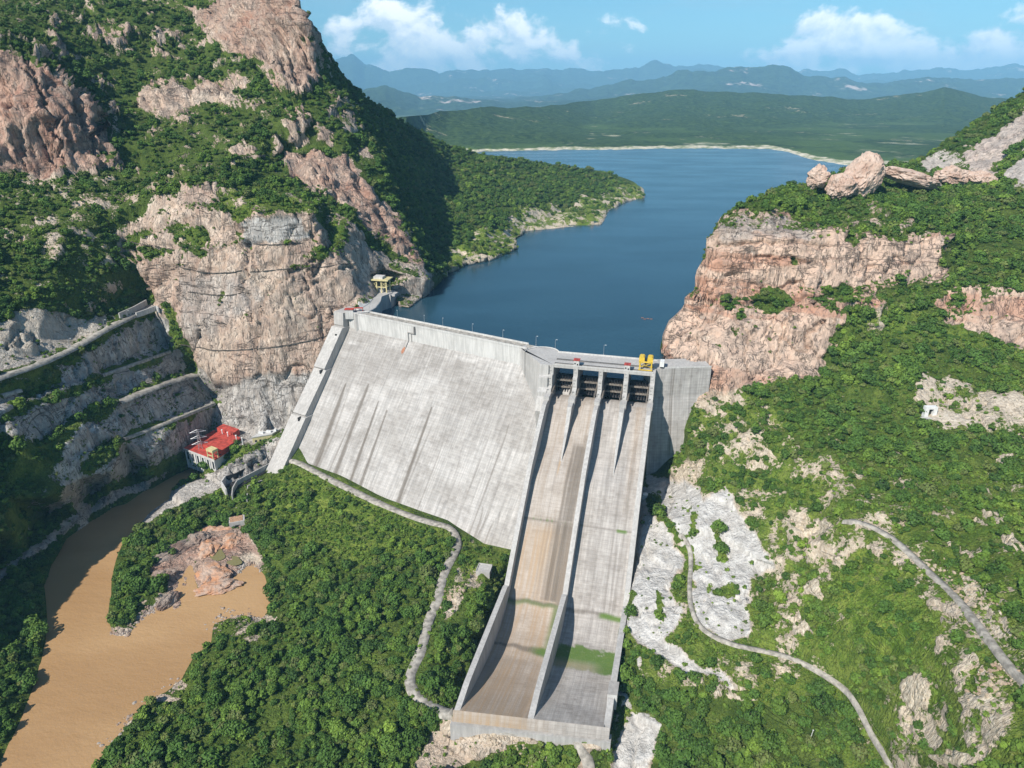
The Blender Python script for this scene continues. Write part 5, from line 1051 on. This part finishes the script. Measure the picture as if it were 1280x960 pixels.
def rock(name, label, cat, c, r, mat, seed, tilt=0.0, rotz=0.0, sub=5, amp=.28, flat=.0):
    bm = bmesh.new(); bmesh.ops.create_icosphere(bm, subdivisions=sub, radius=1); sd = Vector((seed * 7.7, seed * 3.1, 0))
    for v_ in bm.verts:
        d = v_.co.normalized(); n_ = noise.fractal(d * 1.3 + sd, .7, 2.1, 5); rg = 1 - abs(noise.noise(d * 2.3 + sd)) * 1.4
        k = 1 + amp * n_ + amp * .5 * rg; vc = noise.voronoi(d * 1.9 + sd)[0]; k += amp * .9 * (vc[0] - .45) - (.10 if vc[1] - vc[0] < .05 else 0); q = d * k; v_.co = Vector((q.x * r[0], q.y * r[1], q.z * r[2]))
    me = bpy.data.meshes.new(name); bm.to_mesh(me); bm.free(); me.polygons.foreach_set('use_smooth', [False] * len(me.polygons)); me.materials.append(mat)
    o = link(bpy.data.objects.new(name, me)); o.location = tuple(map(float, c)); o.rotation_euler = (0, tilt, rotz)
    return tag(o, label, cat)
def at(u, v, y): return PY(u, v, y)
rock('boulder', 'largest rounded pink granite boulder on the right cliff top, leaning right', 'boulder', at(1077, 222, 705), (16, 18, 23), M_RPINK, 2, .45, 0, 5, .14)
rock('boulder', 'narrow pale boulder leaning on the left side of the largest pink boulder', 'boulder', at(1022, 222, 710), (8, 10, 9.5), M_RPINK, 3, .3)
rock('boulder', 'low pink rock filling the foot of the largest pink boulder', 'boulder', at(1052, 234, 696), (12, 13, 12), M_RPINK, 4, .3, 0, 5, .2)
rock('boulder', 'long whaleback pink slab sloping down right of the largest boulder', 'boulder', at(1140, 223, 730), (29, 16, 7), M_RPINK, 5, .24, 0, 5, .16)
rock('boulder', 'rounded pink boulder at the foot of the pale far right hill', 'boulder', at(1190, 221, 760), (15, 12, 8.5), M_RPINK, 6, .1)
rock('boulder', 'squat pink boulder at the right end of the cliff top row', 'boulder', at(1226, 225, 752), (13, 12, 8), M_RPINK, 7, .25)
for i_, (u, v, r, lb, mt, rz, tl) in enumerate([
    (222, 690, (22, 6, 6), 'long dark brown rock ridge running out of the islet wood', M_RBROWN, .95, .0), (210, 752, (3.6, 9, 4), 'narrow dark rock spit standing alone in the muddy backwater', M_RBROWN, -.35, 0), (205, 722, (8, 5, 5), 'reddish brown rock hump between the islet trees and the spit', M_RBROWN, .2, 0),
    (247, 678, (8, 9, 6), 'dark cracked rock knob at the top of the backwater', M_RBROWN, .4, 0), (262, 690, (8, 10, 5), 'pale orange rock shelf at the top of the backwater', M_RORANGE, .3, 0), (288, 680, (9, 10, 4), 'round orange rock mound by the green pools', M_RORANGE, 0, 0),
    (268, 716, (12, 10, 3.6), 'broad orange and white rock shelf in the middle of the backwater', M_RORANGE, -.5, 0), (272, 734, (13, 6, 3), 'flat orange tongue of rock reaching furthest into the backwater', M_RORANGE, .35, 0), (284, 662, (10, 6, 3.4), 'low reddish rock below the concrete block', M_RORANGE, .2, 0), (262, 664, (7, 6, 4), 'small pinkish rock beside the dark knob', M_RORANGE, .9, 0)]):
    p = PZ(u, v, -133.5); rock('river_rock', lb, 'rock', p, r, mt, 20 + i_, tl, rz, 4, .34)
for u, v, ru, rv, nm in [(272, 648, 14, 8, 'pool'), (272, 693, 9, 8, 'pool'), (293, 701, 9, 6, 'pool')]:
    z = float(max(on_ground(u, v)[2], -133.5)) + .4; pp = [PZ(u + ru * math.cos(a) * (1 + .2 * math.sin(3 * a)), v + rv * math.sin(a), z) for a in np.linspace(0, 6.283, 25)[:-1]]
    sheet(nm, [(q[0], q[1]) for q in pp], z, M_POND)
# loose rubble along the banks: uncountable
def rubble(name, areas, n, mat, s0, s1):
    bmx = bmesh.new(); bmesh.ops.create_icosphere(bmx, subdivisions=1, radius=1); base = [v_.co.copy() for v_ in bmx.verts]; fc = [tuple(q.index for q in f_.verts) for f_ in bmx.faces]; bmx.free(); mb = MB(); rr = random.Random(5)
    for _ in range(n):
        (l0, wd) = rr.choice(areas); k = rr.randrange(len(l0) - 1); t_ = rr.random(); u = l0[k][0] + (l0[k + 1][0] - l0[k][0]) * t_ + rr.gauss(0, wd); v = l0[k][1] + (l0[k + 1][1] - l0[k][1]) * t_ + rr.gauss(0, wd * .7)
        p = on_ground(u, v); p[2] = max(p[2], -135.3); s_ = rr.uniform(s0, s1) ** 1.5; e = [rr.uniform(.6, 1.3) * s_ for _ in range(3)]
        mb.add([(p[0] + b.x * e[0] * rr.uniform(.8, 1.2), p[1] + b.y * e[1] * rr.uniform(.8, 1.2), p[2] + b.z * e[2] * .8) for b in base], fc)
    o = mesh_obj(name, mb.v, mb.f, mat); o['kind'] = 'stuff'; return o
rubble('bank_rubble', [([(222, 852), (205, 868), (185, 885), (160, 903), (130, 932)], 5), ([(262, 790), (285, 768), (310, 770), (335, 778)], 5), ([(140, 790), (155, 792), (175, 772), (192, 757)], 3.5), ([(178, 772), (215, 742)], 2.5), ([(292, 718), (312, 703), (330, 712)], 3), ([(262, 650), (290, 640), (300, 665)], 6)], 620, rock_mat('grey_rubble', (.38, .34, .30), (.26, .17, .12)), .5, 1.25)
rubble('spillway_apron_rubble', [([(575, 925), (640, 935), (700, 950)], 14), ([(575, 735), (560, 760)], 7), ([(1230, 865), (1260, 840)], 12), ([(1150, 690), (1200, 735), (1240, 760)], 9)], 420, rock_mat('tan_rubble', (.46, .38, .28), (.36, .26, .18), .2), .5, 1.2)

# ------------------------------------------------------------------ trees
def foliage_mat(name, dark, lite, bright):
    dark = tuple(x * .9 for x in dark); lite = tuple(x * 1.12 for x in lite); bright = tuple(x * 1.2 for x in bright)
    m, t, b = mat_new(name); pos = t.node('ShaderNodeNewGeometry').outputs['Position']; oi = t.node('ShaderNodeObjectInfo').outputs['Random']
    n1_ = t.noise(pos, .022, 4, .6); n2_ = t.noise(pos, .9, 3, .6)
    c = t.mix(oi, dark, lite); c = t.mix(t.math('MULTIPLY', t.ramp(n1_, .45, .65), t.math('MULTIPLY_ADD', oi, .6, .15)), c, bright)
    od = t.math('FRACT', t.math('MULTIPLY', oi, 17.3)); c = t.mix(t.ramp(od, .84, .9, 0, .7), c, (.15, .15, .055)); c = t.mix(t.ramp(od, .04, .08, .6, 0), c, (.018, .04, .014))
    c = t.mix(t.ramp(n2_, .35, .7, 0, .45), c, tuple(min(1, x * 1.8) for x in lite))
    t.l.new(c, b.inputs['Base Color']); b.inputs['Roughness'].default_value = .7; b.inputs['Specular IOR Level'].default_value = .2
    return m
M_LEAF = foliage_mat('tree_foliage', (.046, .084, .013), (.088, .150, .022), (.20, .28, .04))
M_LEAFD = foliage_mat('deep_green_foliage', (.028, .062, .012), (.058, .116, .020), (.125, .19, .030))
M_BARK = simple('bark', (.16, .12, .09), .9, 0, .2, 3)
def crown_mesh(name, seed, n, rx, rz, mat, lobes=6, leaf=.62):
    rr = random.Random(seed); v = []; f = []
    L = [(0, 0, rz * .95, rx * .72, rz * .8)]
    for k in range(lobes):
        a = 2 * math.pi * k / lobes + rr.random(); d = rx * rr.uniform(.4, .68); L.append((math.cos(a) * d, math.sin(a) * d, rz * rr.uniform(.55, 1.15), rx * rr.uniform(.36, .56), rz * rr.uniform(.4, .62)))
    wt_ = [l[3] ** 2 for l in L]
    for _ in range(n):
        cx_, cy_, cz_, r, h = rr.choices(L, wt_)[0]
        d = Vector((rr.gauss(0, 1), rr.gauss(0, 1), rr.gauss(.25, 1))).normalized(); q = rr.uniform(.72, 1.08)
        p = Vector((cx_ + d.x * r * q, cy_ + d.y * r * q, cz_ + d.z * h * q)); nrm = (d + Vector((rr.gauss(0, .45), rr.gauss(0, .45), rr.gauss(.15, .4)))).normalized()
        a = nrm.orthogonal().normalized(); b = nrm.cross(a); t = rr.random() * 6.28; a, b = a * math.cos(t) + b * math.sin(t), b * math.cos(t) - a * math.sin(t)
        s_ = leaf * rr.uniform(.55, 1.25); i = len(v); v += [p - a * s_ - b * s_ * .5, p + a * s_ * .7 - b * s_ * .6, p + a * s_ + b * s_ * .55, p - a * s_ * .5 + b * s_ * .7]; f.append((i, i + 1, i + 2, i + 3))
    me = bpy.data.meshes.new(name); me.from_pydata([tuple(p) for p in v], [], f); me.materials.append(mat); me.update(); return me
def trunk_mesh(name, h, r, seed):
    rr = random.Random(seed); mb = MB(); top = Vector((rr.uniform(-.2, .2), rr.uniform(-.2, .2), h * .62)); mb.bar((0, 0, -.6), top, r, 6, r * .6)
    for k in range(4):
        a = 1.57 * k + rr.random(); mb.bar(top - Vector((0, 0, .25 * k * h * .3)), top + Vector((math.cos(a) * h * .3, math.sin(a) * h * .3, h * .35)), r * .5, 4, r * .15)
    me = bpy.data.meshes.new(name); me.from_pydata(mb.v, [], mb.f); me.materials.append(M_BARK); me.update(); return me
# unit trees: crown radius about 2.6 m, height about 5 m
NEAR = [(crown_mesh('crown', 10 + k, 640, (2.6, 2.1, 3.0, 2.4, 3.2)[k], (2.2, 2.7, 1.9, 1.7, 2.5)[k], M_LEAF if k % 2 else M_LEAFD, 6, .36), trunk_mesh('trunk', 3.2, .2, k)) for k in range(5)]
lib = bpy.data.collections.new('woodland_kinds')
for k in range(7):
    me = crown_mesh('crown', 50 + k, 270, (2.6, 2.0, 3.1, 2.3, 2.8, 1.7, 3.4)[k], (2.1, 2.6, 1.7, 1.5, 2.6, 1.9, 2.2)[k], M_LEAF if k % 2 else M_LEAFD, 6, .52)
    bm = bmesh.new(); bm.from_mesh(me); tm = trunk_mesh('t', 3, .18, k); nf = len(bm.faces); bm.from_mesh(tm); bm.faces.ensure_lookup_table()
    me.materials.append(M_BARK)
    for f_ in bm.faces[nf:]: f_.material_index = 1
    bm.to_mesh(me); bm.free(); o = bpy.data.objects.new('tree_kind', me); lib.objects.link(o)

# candidate spots: cells of the hillside weighted by ground area and tree cover
Pc = (P1[:-1, :-1] + P1[1:, 1:]) / 2; d1 = P1[1:, :-1] - P1[:-1, :-1]; d2 = P1[:-1, 1:] - P1[:-1, :-1]
cr = np.cross(d1, d2); area = np.linalg.norm(cr, axis=-1); nz = np.abs(cr[..., 2]) / (area + 1e-9)
seen = np.abs((cr * (Pc - np.array([0, 0, CH]))).sum(-1)) / (area * np.linalg.norm(Pc - np.array([0, 0, CH]), axis=-1) + 1e-9)
tre = TREE[:-1, :-1] * np.clip(VEG[:-1, :-1] * 1.4 - .25, 0, 1) * smooth01((nz - .04) / .18) * smooth01(seen * 10)
tre *= (Pc[..., 2] > np.where((Pc[..., 1] > 530) & (UU[:-1, :-1] > 440) , -12.0, -134.2))
spc = np.interp(Pc[..., 1], [200, 400, 700, 1100, 1700], [12.5, 13, 20, 28, 34.])          # ground area per tree
clump = fbm(Pc, .06, 3, .6); tre *= np.clip(1.0 + clump * 1.5, .12, 1.7) if True else 1
lam = tre * area / spc; lam = np.minimum(lam, 1.6); cnt = RNG.poisson(lam)
ci, cj = np.nonzero(cnt); rep_ = cnt[ci, cj]; ci = np.repeat(ci, rep_); cj = np.repeat(cj, rep_); a_, b_ = RNG.random(len(ci)), RNG.random(len(ci))
TP = P1[ci, cj] + d1[ci, cj] * a_[:, None] + d2[ci, cj] * b_[:, None]
TS = RNG.lognormal(-.22, .42, len(ci)).clip(.3, 2.0) * np.interp(TP[:, 1], [200, 450, 1200], [.92, 1.0, 1.15]) * np.clip(.55 + .5 * tre[ci, cj], .5, 1.05)
TU, TV = UU[ci, cj], VV[ci, cj]
print('trees', len(TP))
inframe = (TU > 8) & (TU < 1272) & (TV < 948) & (TV > 10)
size_px = TS / np.linalg.norm(TP - np.array([0, 0, CH]), axis=1) * inframe
near_idx = np.argsort(-size_px)[:285]
def region(u, v):
    if u < 130 and v > 640: return ('dark leafy tree on the far left bank of the muddy river', 'trees on the left river bank')
    if u < 345 and v < 790:
        if v < 680: return ('leafy tree on the upper islet between the narrow river arm and the drain flume', 'trees on the upper islet')
        return ('leafy tree on the lower tip of the islet facing the open muddy river', 'trees on the lower islet')
    if u < 560 and v < 900 and not (u > 500 and v > 700):
        if v < 690: return ('small tree on the bright grassy flat between the toe road and the dark wood', 'trees of the grassy flat')
        if v < 780: return ('rounded green tree in the upper dark wood just below the grassy flat', 'trees of the upper valley wood')
        if u < 380: return ('rounded green tree of the dark wood closest to the muddy river bend', 'trees of the riverside wood')
        return ('rounded green tree in the dark wood left of the winding toe road', 'trees of the roadside wood')
    if u < 500: return ('green tree at the bottom edge of the photo in the dark valley wood', 'trees of the lowest valley wood')
    if u < 640 and v < 900:
        if v < 770: return ('green tree by the grey concrete pad left of the chute', 'trees beside the concrete pad')
        return ('green tree packed between the lower toe road and the tall left bucket wall', 'trees beside the bucket wall')
    if u < 760: return ('green tree on the rocky ground just below the lip of the spillway', 'trees below the lip')
    if u < 860:
        if v < 780: return ('green tree among white cut rock right of the spillway chute', 'trees by the white rock')
        return ('green tree on the slope foot between the bucket and the lowest white rock', 'trees at the slope foot')
    if u < 1060:
        if v > 860: return ('leafy tree in the thick wood round the white leaning pole', 'trees round the white pole')
        return ('leafy tree beside the narrow slope road where it crosses the white rock', 'trees along the slope road')
    if v > 850: return ('round bush-like tree low on the right slope below the straight hill road', 'trees low on the right slope')
    if v > 730: return ('round bush-like tree on the bright green slope just left of the straight hill road', 'trees left of the hill road')
    return ('round bush-like tree on the upper right slope above the hill road', 'trees above the hill road')
for q, i in enumerate(near_idx):
    lb, gp = region(TU[i], TV[i]); cm, tm = NEAR[q % 5]
    o = thing('tree', lb, 'tree', TP[i], RNG.random() * 6.28, gp); s_ = float(TS[i]); o.scale = (s_, s_, s_ * RNG.uniform(.85, 1.15))
    link(bpy.data.objects.new('crown', cm), o); link(bpy.data.objects.new('trunk', tm), o)
keep = np.ones(len(TP), bool); keep[near_idx] = False
def scatter(name, P, S, coll):
    me = bpy.data.meshes.new(name); me.vertices.add(len(P)); me.vertices.foreach_set('co', P.reshape(-1).astype(np.float32))
    for k, vals in (('sc', S), ('rot', RNG.random(len(P)) * 6.28)):
        a = me.attributes.new(k, 'FLOAT', 'POINT'); a.data.foreach_set('value', vals.astype(np.float32))
    me.update(); o = link(bpy.data.objects.new(name, me)); o['kind'] = 'stuff'
    ng = bpy.data.node_groups.new(name + '_spread', 'GeometryNodeTree'); ng.interface.new_socket('Geometry', in_out='INPUT', socket_type='NodeSocketGeometry'); ng.interface.new_socket('Geometry', in_out='OUTPUT', socket_type='NodeSocketGeometry')
    N = ng.nodes; gi_ = N.new('NodeGroupInput'); go = N.new('NodeGroupOutput'); inst = N.new('GeometryNodeInstanceOnPoints'); cinf = N.new('GeometryNodeCollectionInfo')
    cinf.inputs['Collection'].default_value = coll; cinf.inputs['Separate Children'].default_value = True; cinf.inputs['Reset Children'].default_value = True
    sc = N.new('GeometryNodeInputNamedAttribute'); sc.data_type = 'FLOAT'; sc.inputs['Name'].default_value = 'sc'
    ro = N.new('GeometryNodeInputNamedAttribute'); ro.data_type = 'FLOAT'; ro.inputs['Name'].default_value = 'rot'
    cx_ = N.new('ShaderNodeCombineXYZ'); rv = N.new('FunctionNodeRandomValue'); rv.data_type = 'INT'; rv.inputs[4].default_value = 0; rv.inputs[5].default_value = 99
    lk = ng.links.new; lk(gi_.outputs[0], inst.inputs['Points']); lk(cinf.outputs[0], inst.inputs['Instance']); inst.inputs['Pick Instance'].default_value = True
    lk(rv.outputs[2], inst.inputs['Instance Index']); lk(ro.outputs[0], cx_.inputs[2]); lk(cx_.outputs[0], inst.inputs['Rotation']); lk(sc.outputs[0], inst.inputs['Scale']); lk(inst.outputs[0], go.inputs[0])
    md = o.modifiers.new('spread', 'NODES'); md.node_group = ng; return o
scatter('woodland', TP[keep], TS[keep], lib)
# low scrub and tall grass on the open ground
slib = bpy.data.collections.new('scrub_kinds')
M_SCRUB = foliage_mat('scrub_leaves', (.05, .092, .016), (.10, .165, .024), (.20, .26, .045))
for k in range(4):
    o = bpy.data.objects.new('scrub_kind', crown_mesh('scrub', 80 + k, 46, 1.0, .7, M_SCRUB, 4, .30)); slib.objects.link(o)
opn = np.clip(VEG[:-1, :-1] * 1.3 - .1, 0, 1) * np.clip(1.35 - TREE[:-1, :-1], .15, 1) * smooth01((nz - .2) / .25) * smooth01(seen * 8) * smooth01((roadd[:-1, :-1] - 3) / 2) * (Pc[..., 1] < 760) * (Pc[..., 2] > np.where((Pc[..., 1] > 530) & (UU[:-1, :-1] > 440), -12.0, -134.2)) * (damd[:-1, :-1] > 2)
lam2 = np.minimum(opn * area / 7.0 * np.clip(1 + 1.6 * fbm(Pc + 50, .12, 3), .1, 2.2), 2.0); cn2 = RNG.poisson(lam2); si, sj = np.nonzero(cn2); q_ = cn2[si, sj]; si = np.repeat(si, q_); sj = np.repeat(sj, q_)
SPP = P1[si, sj] + d1[si, sj] * RNG.random(len(si))[:, None] + d2[si, sj] * RNG.random(len(si))[:, None]
print('scrub', len(SPP)); scatter('scrub', SPP, RNG.lognormal(-.1, .45, len(SPP)).clip(.35, 1.9), slib)

# ------------------------------------------------------------------ air
hm = bpy.data.materials.new('haze_air'); hm.use_nodes = True; hn = hm.node_tree; hn.nodes.clear()
ho = hn.nodes.new('ShaderNodeOutputMaterial'); hv = hn.nodes.new('ShaderNodeVolumePrincipled'); hv.inputs['Color'].default_value = (.32, .68, 1, 1); hv.inputs['Density'].default_value = 4.4e-5; hv.inputs['Anisotropy'].default_value = -.2
hn.links.new(hv.outputs[0], ho.inputs['Volume'])
hb = MB(); hb.box(-60000, 60000, -1500, 52000, -171, 1750); hz = hb.build('haze', hm); hz['kind'] = 'stuff'
